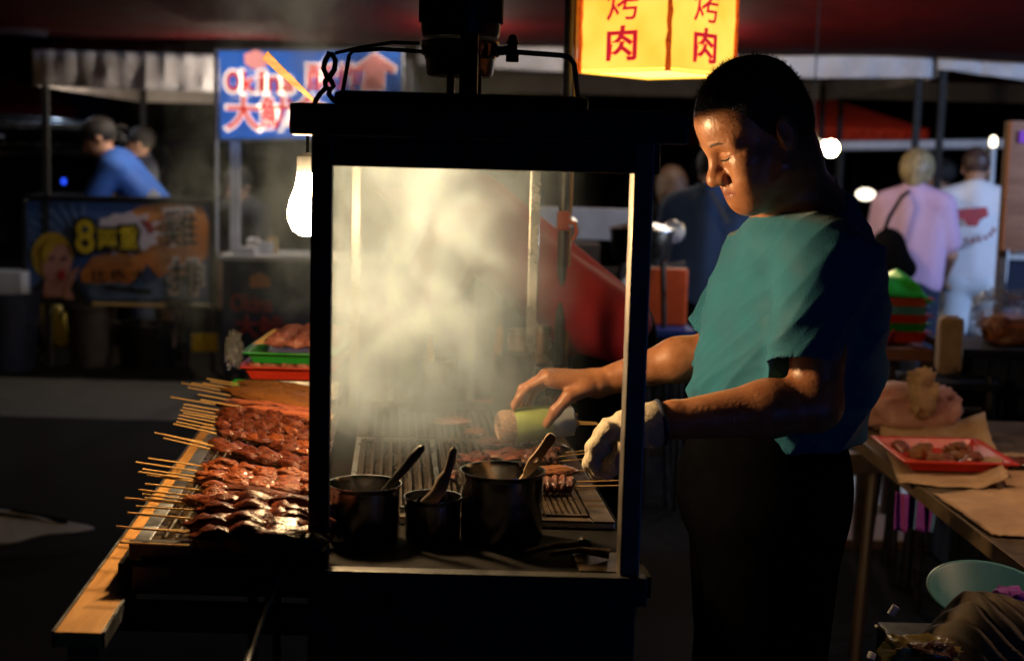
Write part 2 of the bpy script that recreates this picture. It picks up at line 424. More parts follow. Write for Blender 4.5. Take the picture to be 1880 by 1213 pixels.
# ------------------------------------------------------------------ blended bodies: distance fields meshed by surface nets
class SDF:
    def __init__(s): s.p = []
    def add(s, fn, lo, hi, k=.01, mode='u'): s.p.append((fn, np.array(lo, float), np.array(hi, float), k, mode)); return s
    def rc(s, a, b, ra, rb, k=.012, mode='u'):
        a, b = np.array(a, float), np.array(b, float); ba = b - a; L = max(ba @ ba, 1e-12)
        def fn(P):
            h = np.clip(((P - a) @ ba) / L, 0, 1)
            return np.linalg.norm(P - a - h[:, None] * ba, axis=1) - (ra + (rb - ra) * h)
        r = max(ra, rb)
        return s.add(fn, np.minimum(a, b) - r, np.maximum(a, b) + r, k, mode)
    def ell(s, c, r, Rm=None, k=.012, mode='u'):
        c, r = np.array(c, float), np.array(r, float)
        Rn = None if Rm is None else np.array(Rm, float)   # columns = local axes
        def fn(P):
            q = P - c
            if Rn is not None: q = q @ Rn
            k0 = np.linalg.norm(q / r, axis=1); k1 = np.linalg.norm(q / (r * r), axis=1) + 1e-9
            return k0 * (k0 - 1) / k1
        m = r.max()
        return s.add(fn, c - m, c + m, k, mode)
    def plane(s, c, n, k=.004):
        """keeps the side the normal points away from"""
        c, n = np.array(c, float), np.array(n, float); n = n / np.linalg.norm(n)
        return s.add(lambda P: (P - c) @ n, [-99] * 3, [99] * 3, k, 'i')
    def __call__(s, P):
        d = np.full(len(P), .5)
        for fn, lo, hi, k, mode in s.p:
            mrg = .07 + k
            msk = np.all((P > lo - mrg) & (P < hi + mrg), axis=1)
            if not msk.any(): continue
            e = fn(P[msk]); x = d[msk]
            if mode == 'u':
                h = np.maximum(k - np.abs(x - e), 0) / k; d[msk] = np.minimum(x, e) - h * h * k * .25
            elif mode == 's':
                e = -e; h = np.maximum(k - np.abs(x - e), 0) / k; d[msk] = np.maximum(x, e) + h * h * k * .25
            else:
                h = np.maximum(k - np.abs(x - e), 0) / k; d[msk] = np.maximum(x, e) + h * h * k * .25
        return d
    def mesh(s, name, lo, hi, h):
        lo, hi = np.array(lo, float), np.array(hi, float); B = 8; bs = B * h
        n = np.ceil((hi - lo) / bs).astype(int)
        I = np.stack(np.meshgrid(*[np.arange(k) for k in n], indexing='ij'), -1).reshape(-1, 3)
        c = lo + (I + .5) * bs
        I = I[np.abs(s(c)) < bs * 1.35]
        off = np.stack(np.meshgrid(*[np.arange(B + 1)] * 3, indexing='ij'), -1).reshape(-1, 3)
        keys, verts, V0 = [], [], []
        N = n * B + 2
        for ch in range(0, len(I), 400):
            J = I[ch:ch + 400]
            G = (J[:, None, :] * B + off[None]).reshape(-1, 3)
            V = s(lo + G * h).reshape(len(J), B + 1, B + 1, B + 1)
            corners = np.stack([V[:, a:a + B, b:b + B, e:e + B] for a in (0, 1) for b in (0, 1) for e in (0, 1)], -1)
            sg = corners < 0; act = sg.any(-1) & ~sg.all(-1)
            w = np.argwhere(act)
            if not len(w): continue
            cv = corners[act]
            pos = np.zeros((len(w), 3)); cnt = np.zeros(len(w))
            co = [(a, b, e) for a in (0, 1) for b in (0, 1) for e in (0, 1)]
            for i in range(8):
                for j in range(i + 1, 8):
                    df = np.subtract(co[j], co[i])
                    if np.abs(df).sum() != 1: continue
                    x = (cv[:, i] < 0) != (cv[:, j] < 0)
                    t = cv[:, i] / np.where(x, cv[:, i] - cv[:, j], 1)
                    pos += np.where(x[:, None], np.array(co[i]) + t[:, None] * df, 0); cnt += x
            g = J[w[:, 0]] * B + w[:, 1:]
            keys.append((g[:, 0] * N[1] + g[:, 1]) * N[2] + g[:, 2])
            verts.append(lo + (g + pos / cnt[:, None]) * h); V0.append(cv[:, [0, 4, 2, 1]])
        keys, verts, V0 = np.concatenate(keys), np.concatenate(verts), np.concatenate(V0)
        o = np.argsort(keys); keys, verts, V0 = keys[o], verts[o], V0[o]
        st = (N[1] * N[2], N[2], 1); F = []
        for ax in range(3):
            u, v = (ax + 1) % 3, (ax + 2) % 3
            x = (V0[:, 0] < 0) != (V0[:, ax + 1] < 0); kk = keys[x]; inside = V0[x, 0] < 0
            q = np.stack([kk, kk - st[u], kk - st[u] - st[v], kk - st[v]], 1)
            idx = np.clip(np.searchsorted(keys, q), 0, len(keys) - 1)
            ok = (keys[idx] == q).all(1); idx, ins = idx[ok], inside[ok]
            idx[~ins] = idx[~ins][:, ::-1]; F.append(idx)
        F = np.concatenate(F)
        me = bpy.data.meshes.new(name)
        me.vertices.add(len(verts)); me.vertices.foreach_set('co', verts.astype(np.float32).ravel())
        me.loops.add(F.size); me.loops.foreach_set('vertex_index', F.astype(np.int32).ravel())
        me.polygons.add(len(F)); me.polygons.foreach_set('loop_start', np.arange(0, F.size, 4, dtype=np.int32))
        me.polygons.foreach_set('loop_total', np.full(len(F), 4, np.int32))
        me.update(calc_edges=True); me.validate()
        return me
# ================================================================== ground
def flat(name, pts, z, m, label=None):
    o = MB().grid([[(p[0], p[1], z) for p in pts[:2]], [(p[0], p[1], z) for p in (pts[3], pts[2])]]).build(name, m)
    o['kind'] = 'structure'
    return o
flat('ground', [(-150, -20), (150, -20), (150, 260), (-150, 260)], 0, M['asphalt'])
kerb = MB().box((1.05, 5.8, .0), (3.2, 6.35, .07)).build('kerb', M['concrete'], None, bevel=.012); kerb['kind'] = 'structure'
pv = MB().box((1.0, 5.35, .0), (3.2, 5.797, .035)).build('pavement', M['pavement']); pv['kind'] = 'structure'
strip = flat('painted_light_patch', [(-4.6, 7.6), (-1.6, 7.6), (-1.6, 8.9), (-4.6, 8.9)], .004, mat('lit_road_paint', (.075, .072, .07), (.035, .033, .031), .85, scale=9, bump=.5, bscale=160))  # paler road colour paints in the lit strip of ground

# grey folded tarp on the road at far left
def tarp():
    g = []
    a, b, c, d = Z(-260, 880, .35), Z(-260, 1040, .02), Z(172, 968, .05), Z(-20, 905, .4)
    n = 22
    for i in range(n):
        u = i / (n - 1); row = []
        for j in range(n):
            v = j / (n - 1)
            top = Vector(a).lerp(Vector(c), u); bot = Vector(b).lerp(Vector(c), u)
            p = top.lerp(bot, v)
            p.z += .10 * math.sin(math.pi * v) * (1 - u) + .012 * math.sin(u * 21 + v * 4) * (1 - u * .7)
            row.append(p)
        g.append(row)
    o = MB().grid(g).build('ground_sheet', M['tarp'], None, smooth=True)
    tag(o, 'grey folded plastic sheet with dark seams lying on the dark road', 'sheet')
    solid(o, .006)
    for k, (v0, v1, w) in enumerate(((.3, .34, 0), (.62, .6, 1))):
        pts = [Vector(a).lerp(Vector(c), t).lerp(Vector(b).lerp(Vector(c), t), .3 + .25 * k) + Vector((0, -.012, .10 * math.sin(math.pi * (.3 + .25 * k)) * (1 - t) + .012)) for t in (.3, .45, .6, .75, .88)]
        MB().tube(pts, .006, 6).build('seam', M['black_cloth'], o)
tarp()

# ================================================================== market people
def frame_from(f, up=(0, 0, 1)):
    f = Vector(f).normalized(); l = Vector(up).cross(f).normalized(); u = f.cross(l)
    return np.array([[f[i], l[i], u[i]] for i in range(3)])
def figure(label, loc, yaw, H=1.62, lean=0, headpitch=0, arms=None, shirt='white_shirt', bottom='white_shorts', shorts=False,
           hair='hair', hairstyle='short', longsleeve=False, build=1.0, vox=.011, headyaw=0, legs=None, group=None, shoe='black_cloth'):
    """standing person; local x forward, y left, z up"""
    root = thing('person', label, 'person', (0, 0, 0), group)
    hip = np.array([0, 0, .51 * H]); s = np.array([math.sin(R(lean)), 0, math.cos(R(lean))])
    fwd = np.array([s[2], 0, -s[0]])
    sh = hip + s * .305 * H; nk = hip + s * .345 * H
    hl = R(lean * .55 + headpitch); hu = np.array([math.sin(hl), 0, math.cos(hl)])
    hf = np.array([math.cos(hl) * math.cos(R(headyaw)), math.cos(hl) * math.sin(R(headyaw)), -math.sin(hl)])
    hc = nk + hu * .085 * H + hf * .012
    HR = frame_from(hf, hu)
    hd = lambda x, y, z: hc + HR @ np.array([x, y, z])
    w = .098 * H * build
    b = SDF()
    b.rc(hip + [0, .05, 0], hip + [0, -.05, 0], .1, .1, .03).rc(hip, sh, .1, .11, .05).rc(sh + [0, w * .8, 0], sh - [0, w * .8, 0], .07, .07, .05)
    b.rc(sh + s * .02, hc - hu * .06, .058, .05, .03)
    b.ell(hd(-.01, 0, .03), (.096, .076, .092), HR, .02).ell(hd(.03, 0, -.045), (.06, .055, .072), HR, .03)
    b.rc(hd(.088, 0, -.005), hd(.108, 0, -.045), .009, .015, .012)
    for q in (1, -1): b.ell(hd(-.01, q * .078, -.01), (.02, .009, .032), HR, .006)
    b.rc(hd(.078, .014, -.075), hd(.078, -.014, -.075), .01, .01, .01)
    arms = arms or {}
    A = {}
    for q, nm in ((1, 'L'), (-1, 'R')):
        S0 = sh + [0, q * w, -.01]
        e, h = arms.get(nm, ((.0, q * .04, -.28), (.03, q * .02, -.52)))
        E0, W0 = S0 + np.array(e), S0 + np.array(h)
        A[nm] = (S0, E0, W0)
        b.rc(S0, E0, .052, .042, .02).rc(E0, W0, .042, .028, .015)
        t = (W0 - E0) / np.linalg.norm(W0 - E0); side = np.array([0, 1, 0]); side = side - t * (side @ t); side /= np.linalg.norm(side)
        pe = W0 + t * .075
        b.rc(W0 + side * .012, pe + side * .025, .02, .016, .01).rc(W0 - side * .012, pe - side * .025, .02, .016, .01)
        dn = np.cross(t, side)
        for i, L in enumerate((.062, .075, .07, .055)):
            f0 = pe + side * (.032 - i * .0215); f1 = f0 + t * L * .55 + dn * .008; f2 = f1 + t * L * .4 + dn * .022
            b.rc(f0, f1, .0095, .0085, .004).rc(f1, f2, .0085, .0075, .004)
        th = W0 + side * .02 * q + t * .02
        b.rc(th, th + side * .035 * q + t * .035, .014, .012, .008).rc(th + side * .035 * q + t * .035, th + side * .038 * q + t * .065, .012, .009, .005)
    legs = legs or {}
    Lg = {}
    for q, nm in ((1, 'L'), (-1, 'R')):
        h0 = hip + [0, q * .088, -.02]
        kx, ax = legs.get(nm, (.02, 0.0))
        k0 = np.array([kx, q * .1, .275 * H]); a0 = np.array([ax, q * .105, .05 * H])
        Lg[nm] = (h0, k0, a0)
        b.rc(h0, k0, .085, .056, .03).rc(k0, a0, .056, .036, .02).rc(a0, a0 + [.13, q * .01, -.045], .034, .026, .015).rc(a0, a0 + [-.04, 0, -.045], .034, .026, .01)
    lo, hi = np.array([-.6, -.6, -.03]), np.array([1.0, .6, H + .12])
    me = b.mesh('body', lo, hi, vox)
    cl = SDF()
    cl.rc(hip + [0, w * .55, .02], sh + [0, w * .75, -.01], .105, .088, .05).rc(hip - [0, w * .55, -.02], sh - [0, w * .75, .01], .105, .088, .05)
    cl.rc(hip + s * .03, sh, .125, .12, .05).rc(sh + [0, w, -.01], nk, .065, .06, .04).rc(sh - [0, w, .01], nk, .065, .06, .04)
    for nm in 'LR':
        S0, E0, W0 = A[nm]
        if longsleeve: cl.rc(S0, E0, .072, .062, .02).rc(E0, E0 + (W0 - E0) * .93, .062, .046, .015)
        else: cl.rc(S0, S0 + (E0 - S0) * .75, .074, .07, .02)
    cl.plane(hip - s * .06, -s)
    cl.rc(nk + s * .015 + fwd * .02, nk + hu * .15, .062, .075, .01, 's')
    sme = cl.mesh('shirt', lo, hi, vox)
    tr = SDF()
    tr.rc(hip + [0, .06, 0], hip - [0, .06, 0], .118, .118, .03)
    for nm in 'LR':
        h0, k0, a0 = Lg[nm]
        if shorts: tr.rc(h0, k0 + [0, 0, .04], .108, .092, .02)
        else: tr.rc(h0, k0, .1, .074, .02).rc(k0, a0, .074, .062, .02)
    tr.plane((0, 0, .3 * H if shorts else .06 * H), (0, 0, -1))
    tr.plane(hip + s * .05, s)
    tme = tr.mesh('trousers', lo, hi, vox)
    hr = SDF()
    hr.ell(hd(-.015, 0, .04), (.103, .085, .096), HR, .01)
    if hairstyle == 'full':
        hr.ell(hd(-.03, 0, .01), (.1, .098, .11), HR, .03).rc(hd(-.08, 0, -.03), hd(-.07, 0, -.085), .05, .042, .03)
    if hairstyle == 'long':
        hr.ell(hd(-.03, 0, .0), (.1, .095, .11), HR, .03).rc(hd(-.07, .04, -.05), hd(-.1, .03, -.3), .05, .04, .04).rc(hd(-.07, -.04, -.05), hd(-.1, -.03, -.3), .05, .04, .04)
    cut = hd(.055, 0, -.0); nv = HR @ np.array([.8, 0, -.6])
    hr.plane(cut, nv, .012)
    hr.plane(hd(-.03, 0, -.05 if hairstyle == 'short' else (-.11 if hairstyle == 'full' else -.5)), -HR[:, 2] + HR[:, 0] * .25, .012)
    hme = hr.mesh('hair', lo, hi, vox)
    sk = SDF()
    for q, nm in ((1, 'L'), (-1, 'R')):
        a0 = Lg[nm][2]
        sk.rc(a0 + [-.03, 0, -.03], a0 + [.15, q * .01, -.045], .045, .036, .02).rc(a0, a0 + [0, 0, -.03], .044, .046, .02)
    sk.plane((0, 0, 0), (0, 0, -1)); sk.plane((0, 0, .058 * H), (0, 0, 1))
    kme = sk.mesh('shoes', lo, hi, vox)
    bd = make('body', me, M['skin2'], root)
    for nm, q, mm in (('shirt', sme, shirt), ('shorts' if shorts else 'trousers', tme, bottom), ('hair', hme, hair), ('shoes', kme, shoe)):
        make(nm, q, M[mm], root)
    root.location = loc; root.rotation_euler = (0, 0, R(yaw))
    return root
def gp(px, Y): p = W(px, 600, Y); return Vector((p.x, Y, 0))

# right: two people seen from behind at the next stall
figure('blond person in a loose lilac shirt seen from behind with a black bag', gp(1662, 8.3), 62, H=1.55, shirt='lilac_shirt', bottom='denim', shorts=False,
       hair='hairblond', hairstyle='full', build=1.12, lean=4, headpitch=14, arms={'L': ((.03, .05, -.28), (.18, .02, -.46)), 'R': ((.03, -.05, -.28), (.2, .02, -.44))}, legs={})
figure('person in white shirt with red print on the back and white shorts', gp(1778, 8.6), 80, H=1.58, shirt='white_shirt', bottom='white_shorts', shorts=True,
       hair='hairbrown', hairstyle='short', build=1.15, lean=5, headpitch=20, arms={'L': ((.06, .05, -.27), (.3, -.06, -.34)), 'R': ((.06, -.05, -.27), (.3, .06, -.34))})
# print on the white shirt's back
wp = [o for o in COL.objects if o.get('label', '').startswith('person in white')][0]
def on_back(name, polys, Y, m, parent):
    mb = MB()
    for pts in polys: mb.prism([W(x, y, Y) for x, y in pts], (0, .006, 0))
    me = mb.mesh(name)
    bpy.context.view_layer.update()
    me.transform(parent.matrix_world.inverted())
    o = bpy.data.objects.new(name, me); link(o); me.materials.append(m); o.parent = parent
    return o
pc = (1785, 412)
on_back('chest_print', [[(1757, 384), (1812, 380), (1815, 396), (1800, 404), (1794, 416), (1776, 416), (1770, 404), (1756, 400)]], 8.40, M['print_red'], wp)
on_back('printed_letters', [[(pc[0] + 42 * math.cos(a) - 3, pc[1] + 30 * math.sin(a) - 4), (pc[0] + 42 * math.cos(a) + 3, pc[1] + 30 * math.sin(a) - 4), (pc[0] + 42 * math.cos(a) + 3, pc[1] + 30 * math.sin(a) + 4), (pc[0] + 42 * math.cos(a) - 3, pc[1] + 30 * math.sin(a) + 4)] for a in [.35 + .3 * i for i in range(9)]], 8.40, M['print_reddull'], wp)
# black bag beside the lilac person
mb = SDF().ell(W(1630, 470, 8.0), (.11, .12, .16), None, .02).ell(W(1640, 492, 8.0), (.13, .11, .09), None, .05)
c = np.array(W(1632, 475, 8.0))
bag = make('shoulder_bag', mb.mesh('shoulder_bag', c - .4, c + .4, .012), M['black_cloth']); tag(bag, 'black soft shoulder bag at the side of the lilac shirt', 'bag')
MB().tube([W(1618, 440, 8.02), W(1632, 400, 8.0), W(1655, 362, 8.05), W(1668, 352, 8.2)], .012, 6).build('strap', M['black_cloth'], bag)

# middle: person in dark jacket with bag strap, person with long light hair
jk = figure('person in dark navy jacket with pale bag strap across the back', gp(1290, 7.0), 70, H=1.53, shirt='navy_jacket', bottom='black_cloth', longsleeve=True,
       hair='hair', hairstyle='short', build=1.18, lean=6, headpitch=24, headyaw=-25, arms={'L': ((.02, .06, -.28), (.12, .1, -.5)), 'R': ((.02, -.06, -.28), (.2, -.02, -.42))})
on_back('bag_strap', [[(1302, 352), (1310, 350), (1342, 408), (1334, 412)]], 6.80, M['strap'], jk)
figure('person with long light brown hair in black top behind dark jacket', gp(1222, 8.6), 100, H=1.40, shirt='black_cloth', bottom='black_cloth', hair='hairginger', hairstyle='long', vox=.013)
figure('person with dark hair half hidden behind lilac shirt', gp(1712, 10.2), 150, H=1.5, shirt='dark_shirt', bottom='black_cloth', vox=.014)
# left: blue shirt cook bending, another man behind
cook = figure('cook in blue short sleeved shirt bending over the chicken stall counter', gp(316, 9.95), 186, H=1.62, lean=38, headpitch=2, shirt='blue_shirt', bottom='grey_shorts', shorts=True,
       hair='hair', hairstyle='short', build=1.15, arms={'L': ((.12, .03, -.24), (.34, -.02, -.28)), 'R': ((.12, -.03, -.24), (.34, .03, -.3))})
cook.scale = (1.2, 1.2, 1.1)
on_back('sleeve_stripe', [[(268, 362), (280, 346), (294, 358), (292, 364)]], 9.66, M['white_shirt'], cook)
on_back('chest_badge', [[(232, 340), (246, 340), (246, 360), (232, 360)]], 9.70, M['white_shirt'], cook)
figure('man in dark shirt standing behind the cook in blue', gp(262, 10.7), 178, H=1.60, shirt='dark_shirt', bottom='denim', hair='hair', hairstyle='short', vox=.013)

# behind the grill: person in red shirt bent over
figure('person in red shirt and black trousers bending over behind the smoke', gp(1128, 3.95) + Vector((0, 0, .1)), 176, H=1.72, lean=52, headpitch=30, shirt='red_shirt', bottom='black_cloth', longsleeve=False,
       hair='black_cloth', hairstyle='full', build=1.2, vox=.009, arms={'L': ((.12, .04, -.26), (.34, .02, -.34)), 'R': ((.12, -.04, -.26), (.34, -.02, -.34))}, legs={'L': (.1, .05), 'R': (-.02, -.02)})

# ================================================================== tents
def tent(label, x0, x1, Y0, Y1, zlow, zval, ridge, roof_m, val_m, poles=True, bays=1, sag=.0):
    t = thing('market_tent', label, 'tent', (x0, Y0, 0))
    cx, cyy = (x0 + x1) / 2, (Y0 + Y1) / 2
    P = [(x0, Y0, zval), (x1, Y0, zval), (x1, Y1, zval), (x0, Y1, zval)]
    mb = MB()
    v = [mb.bm.verts.new(p) for p in P] + [mb.bm.verts.new((cx, cyy, ridge))]
    for i in range(4): mb.bm.faces.new((v[i], v[(i + 1) % 4], v[4]))
    solid(mb.build('roof', roof_m, t), .012)
    g = []; n = 60
    for j in range(7):
        row = []
        for i in range(n + 1):
            u = i / n; x = x0 + (x1 - x0) * u
            drop = (zval - zlow) * (1 + .06 * abs(math.sin(u * math.pi * bays)) - sag * abs(math.cos(u * math.pi * bays)) ** 8)
            row.append((x, Y0 - .012 + .02 * math.sin(u * 47 + j * .5) * (j / 6) + .012 * math.sin(u * 121), zval - drop * j / 6))
        g.append(row)
    solid(MB().grid(g).build('valance', val_m, t, smooth=True), .006)
    MB().grid([[(x1 - .01, Y0, zval), (x1 - .01, Y1, zval)], [(x1 - .01, Y0, zlow), (x1 - .01, Y1, zlow)]]).build('valance', val_m, t)
    MB().grid([[(x0 + .01, Y0, zval), (x0 + .01, Y1, zval)], [(x0 + .01, Y0, zlow), (x0 + .01, Y1, zlow)]]).build('valance', val_m, t)
    MB().grid([[(x0, Y1 - .01, zval), (x1, Y1 - .01, zval)], [(x0, Y1 - .01, zlow), (x1, Y1 - .01, zlow)]]).build('valance', val_m, t)
    if poles:
        for x, y in ((x0 + .06, Y0 + .06), (x1 - .06, Y0 + .06), (x0 + .06, Y1 - .06), (x1 - .06, Y1 - .06)):
            MB().box((x - .02, y - .02, 0), (x + .02, y + .02, zval - .02)).build('pole', M['tentpole'], t)
    return t
zv = lambda px, py, Y: W(px, py, Y).z
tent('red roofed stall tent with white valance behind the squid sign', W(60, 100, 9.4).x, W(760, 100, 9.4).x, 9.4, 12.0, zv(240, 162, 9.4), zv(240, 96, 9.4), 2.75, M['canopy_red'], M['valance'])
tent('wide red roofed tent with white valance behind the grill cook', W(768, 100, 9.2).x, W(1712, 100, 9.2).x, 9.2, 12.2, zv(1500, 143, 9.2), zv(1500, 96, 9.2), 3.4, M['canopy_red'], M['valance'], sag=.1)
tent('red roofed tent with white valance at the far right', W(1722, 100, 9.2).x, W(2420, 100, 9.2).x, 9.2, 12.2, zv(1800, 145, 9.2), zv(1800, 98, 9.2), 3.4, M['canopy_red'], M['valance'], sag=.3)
tent('low red tent behind the white bulb', W(1330, 200, 15).x, W(1710, 200, 15).x, 15, 18, zv(1600, 270, 15), zv(1600, 236, 15), 2.35, M['tent_red'], M['tent_red'])
tent('small red parasol tent beyond the open van', W(-220, 200, 17).x, W(92, 200, 17).x, 17, 19, zv(40, 216, 17), zv(40, 194, 17), 2.35, M['tent_red'], M['tent_red'])
tent('dark blue tent beyond the open van', W(98, 200, 18).x, W(180, 200, 18).x, 18, 19, zv(130, 232, 18), zv(130, 214, 18), 2.45, M['tent_blue'], M['tent_blue'])
tent('far blue tent beside the squid sign', W(250, 200, 19).x, W(470, 200, 19).x, 19, 21, zv(300, 282, 19), zv(300, 262, 19), 1.95, M['tent_blue'], M['tent_blue'])
# dark red awning over the whole lane
zaw = zv(900, 84, 9.1)
def awning():
    g = []; n = 40
    for j in range(9):
        row = []
        for i in range(n + 1):
            u = i / n; x = -4.6 + 9.6 * u; v = j / 8
            row.append((x, 6.3 + 2.8 * v, 2.48 + (zaw - 2.48) * v + .012 * math.sin(u * 30 + v * 5) - .05 * math.sin(math.pi * v) - (.09 * math.sin(u * 13) ** 2 if j == 0 else 0)))
        g.append(row)
    t = thing('lane_awning', 'dark red cloth awning stretched over the market lane', 'awning', (0, 6.3, 0))
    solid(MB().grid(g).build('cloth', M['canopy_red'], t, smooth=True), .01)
    for x in (-4.5, 4.9):
        MB().cyl((x, 6.35, 0), (x, 6.35, 2.46), .025).build('pole', M['pole'], t)
        MB().cyl((x, 8.85, 0), (x, 8.85, zaw), .025).build('pole', M['pole'], t)
awning()

# ================================================================== illuminated squid sign stand
Ys = 8.6
def ps(pts, Y, d=.004):
    return [W(x, y, Y) for x, y in pts]
stall = thing('squid_sign', 'lit blue sign with red squid and white edged lettering on a stand', 'sign', W(560, 560, Ys + .1) * 1)
stall.location.z = 0
MB().prism(ps([(402, 95), (733, 95), (736, 252), (405, 254)], Ys), (0, .09, 0)).build('light_panel', M['sign_blue'], stall)
for a, b in (((397, 90), (397, 560)), ((738, 90), (741, 560))):
    MB().cyl(W(*a, Ys + .03), W(b[0], b[1], Ys + .03), .014).build('stand_pole', M['pole'], stall)
for a, b in (((400, 92), (735, 91)), ((405, 257), (737, 255))):
    MB().cyl(W(*a, Ys + .03), W(*b, Ys + .03), .012).build('frame', M['pole'], stall)
for k in range(9):   # starburst rays
    a = 2.9 + k * .42; c0 = (560, 165)
    q = lambda r, t: (c0[0] + r * 1.55 * math.cos(t), c0[1] + r * .75 * math.sin(t))
    pts = [q(66, a - .02), q(95, a), q(66, a + .02)]
    if all(95 < y < 250 and 404 < x < 732 for x, y in pts):
        MB().prism(ps(pts, Ys - .006), (0, .003, 0)).build('ray', M['sign_white'], stall)
def pxw(w, Y): return w / FPX * Y
def sign_text(s, cx, cy_, w, h, Y, mats, parent, grow, bold=.02, xd=(1, 0, 0)):
    text_at('lettering_edge', s, W(cx, cy_, Y - .010), (1, 0, 0), (0, 0, 1), pxw(w, Y), pxw(h, Y), mats[1], parent, .001, .05 if s.isascii() else .045, pxw(grow, Y))
    text_at('lettering', s, W(cx, cy_, Y - .016), (1, 0, 0), (0, 0, 1), pxw(w, Y), pxw(h, Y), mats[0], parent, .001, .03 if s.isascii() else .012)
for s, x, w in (('O', 428, 26), ('k', 457, 24), ('i', 481, 12), ('n', 503, 22), ('a', 528, 22)):
    h = 36 if s in 'Ok' else (36 if s == 'i' else 26)
    sign_text(s, x, 150 if s in 'Oki' else 155, w, h, Ys, (M['sign_red'], M['sign_white']), stall, 12)
for s, x, w in (('酥', 590, 52), ('炸', 642, 46)):
    sign_text(s, x, 143, w, 48, Ys, (M['sign_red'], M['sign_white']), stall, 10, .01)
for s, x, w in (('大', 447, 64), ('魷', 508, 62), ('魚', 572, 58)):
    sign_text(s, x, 208, w, 60, Ys, (M['sign_red'], M['sign_white']), stall, 12)
sq = [(688, 98), (726, 124), (722, 136), (706, 130), (704, 165), (664, 166), (672, 132), (658, 134), (652, 124)]
cxm, cym = 690, 132
MB().prism(ps([(cxm + (x - cxm) * 1.14, cym + (y - cym) * 1.1) for x, y in sq], Ys - .008), (0, .003, 0)).build('squid_edge', M['sign_white'], stall)
MB().prism(ps(sq, Ys - .013), (0, .003, 0)).build('squid_shape', M['sign_pink'], stall)
MB().prism(ps([(448, 100), (470, 92), (492, 102), (490, 122), (466, 128), (450, 118)], Ys - .008), (0, .003, 0)).build('squid_head', M['sign_pink'], stall)

# counter of the squid stall with packets and the lower sign board
ct = thing('squid_stall', 'dark squid stall counter with a printed front board', 'stall', gp(470, 8.8))
z0 = zv(470, 470, 8.5)
xa, xb = W(400, 470, 8.5).x, W(760, 470, 8.5).x
MB().box((xa, 8.5, z0 - .03), (xb, 9.1, z0)).build('counter_top', M['white_panel'], ct, bevel=.005)
MB().box((xa + .02, 8.53, .12), (xb - .02, 8.56, z0 - .032)).build('front_board', M['board_blue'], ct)
for x in (xa + .04, xb - .04):
    for y in (8.6, 9.05): MB().box((x - .02, y - .02, 0), (x + .02, y + .02, z0 - .03)).build('leg', M['darkpole'], ct)
text_at('lettering', 'Okina', W(462, 556, 8.52), (1, 0, 0), (0, 0, 1), pxw(78, 8.5), pxw(34, 8.5), M['print_reddull'], ct, .002, .03)
text_at('lettering', '大魷', W(475, 600, 8.52), (1, 0, 0), (0, 0, 1), pxw(90, 8.5), pxw(44, 8.5), M['print_reddull'], ct, .002, .03)
MB().prism(ps([(458, 508), (478, 500), (494, 510), (496, 526), (460, 528)], 8.525), (0, .004, 0)).build('squid_print', M['print_orange'], ct)
MB().prism(ps([(352, 612), (398, 612), (398, 645), (352, 645)], 8.56), (0, .004, 0)).build('print_patch', M['print_yellow'], ct)
MB().box(W(427, 450, 8.75) + Vector((-.018, 0, -.1)), W(436, 258, 8.75) + Vector((.012, .04, 0))).build('lamp_post', M['white_panel'], ct)
for i, (px, w, h, m) in enumerate(((450, 40, 14, 'white_panel'), (487, 26, 22, 'scrap'), (500, 18, 30, 'cardbox'), (465, 22, 26, 'scrap'))):
    p = W(px, 470, 8.62 + .09 * i); sx, sz = pxw(w, 8.6), pxw(h, 8.6)
    o = MB().box((p.x - sx / 2, p.y - .04, z0 + .001), (p.x + sx / 2, p.y + .04, z0 + sz)).build('food_carton', M[m], None, bevel=.006)
    tag(o, ('flat white carton lid at the left end of the squid counter', 'small white paper packet on the squid counter', 'yellow carton standing on the squid counter', 'white paper cup carton behind the flat lid')[i], 'carton')
figure('seller in dark top standing behind the squid counter in smoke', gp(468, 9.6), 240, H=1.34, lean=18, shirt='dark_shirt', bottom='black_cloth', vox=.014)

# ================================================================== fried chicken stall with printed banner
Yb = 9.45
ck = thing('chicken_stall', 'fried chicken stall table with a dark printed banner along its front', 'stall', gp(215, Yb + .3))
def pb(pts, k): return [W(x, y, Yb - .004 * k) for x, y in pts]
MB().prism(pb([(48, 368), (388, 366), (390, 552), (50, 556)], 0), (0, .012, 0)).build('banner', M['print_blue'], ck)
top = zv(215, 362, Yb)
MB().box((W(42, 365, Yb).x, Yb - .03, top - .03), (W(392, 365, Yb).x, Yb + .75, top)).build('counter_top', M['blackmat'], ck)
for px in (46, 391):
    MB().box((W(px, 460, Yb).x - .014, Yb - .02, .0), (W(px, 460, Yb).x + .014, Yb + .01, top - .031)).build('post', M['darkpole'], ck)
MB().box((W(52, 558, Yb).x, Yb - .02, zv(215, 562, Yb)), (W(388, 558, Yb).x, Yb + .02, zv(215, 554, Yb) - .002)).build('lower_rail', M['darkpole'], ck)
MB().box((W(172, 558, Yb).x, Yb - .03, zv(215, 560, Yb)), (W(305, 558, Yb).x, Yb - .021, zv(215, 555, Yb))).build('rail_strip', M['cardbox'], ck)
for k in range(9):
    a0 = math.pi + .15 + k * .17; c0 = (160, 470)
    q = lambda r, t: (max(52, c0[0] + r * math.cos(t)), max(372, c0[1] + r * .8 * math.sin(t)))
    MB().prism(pb([q(20, a0), q(130, a0 - .035), q(130, a0 + .035)], 1), (0, .003, 0)).build('ray_print', M['print_lightblue'], ck)
def pblob(name, pts, k, m): MB().prism(pb(pts, k), (0, .003, 0)).build(name, M[m], ck)
pblob('chicken_print', [(235, 392), (258, 378), (310, 374), (372, 380), (384, 410), (382, 470), (352, 500), (310, 512), (296, 516), (250, 460), (240, 420)], 1, 'print_orange')
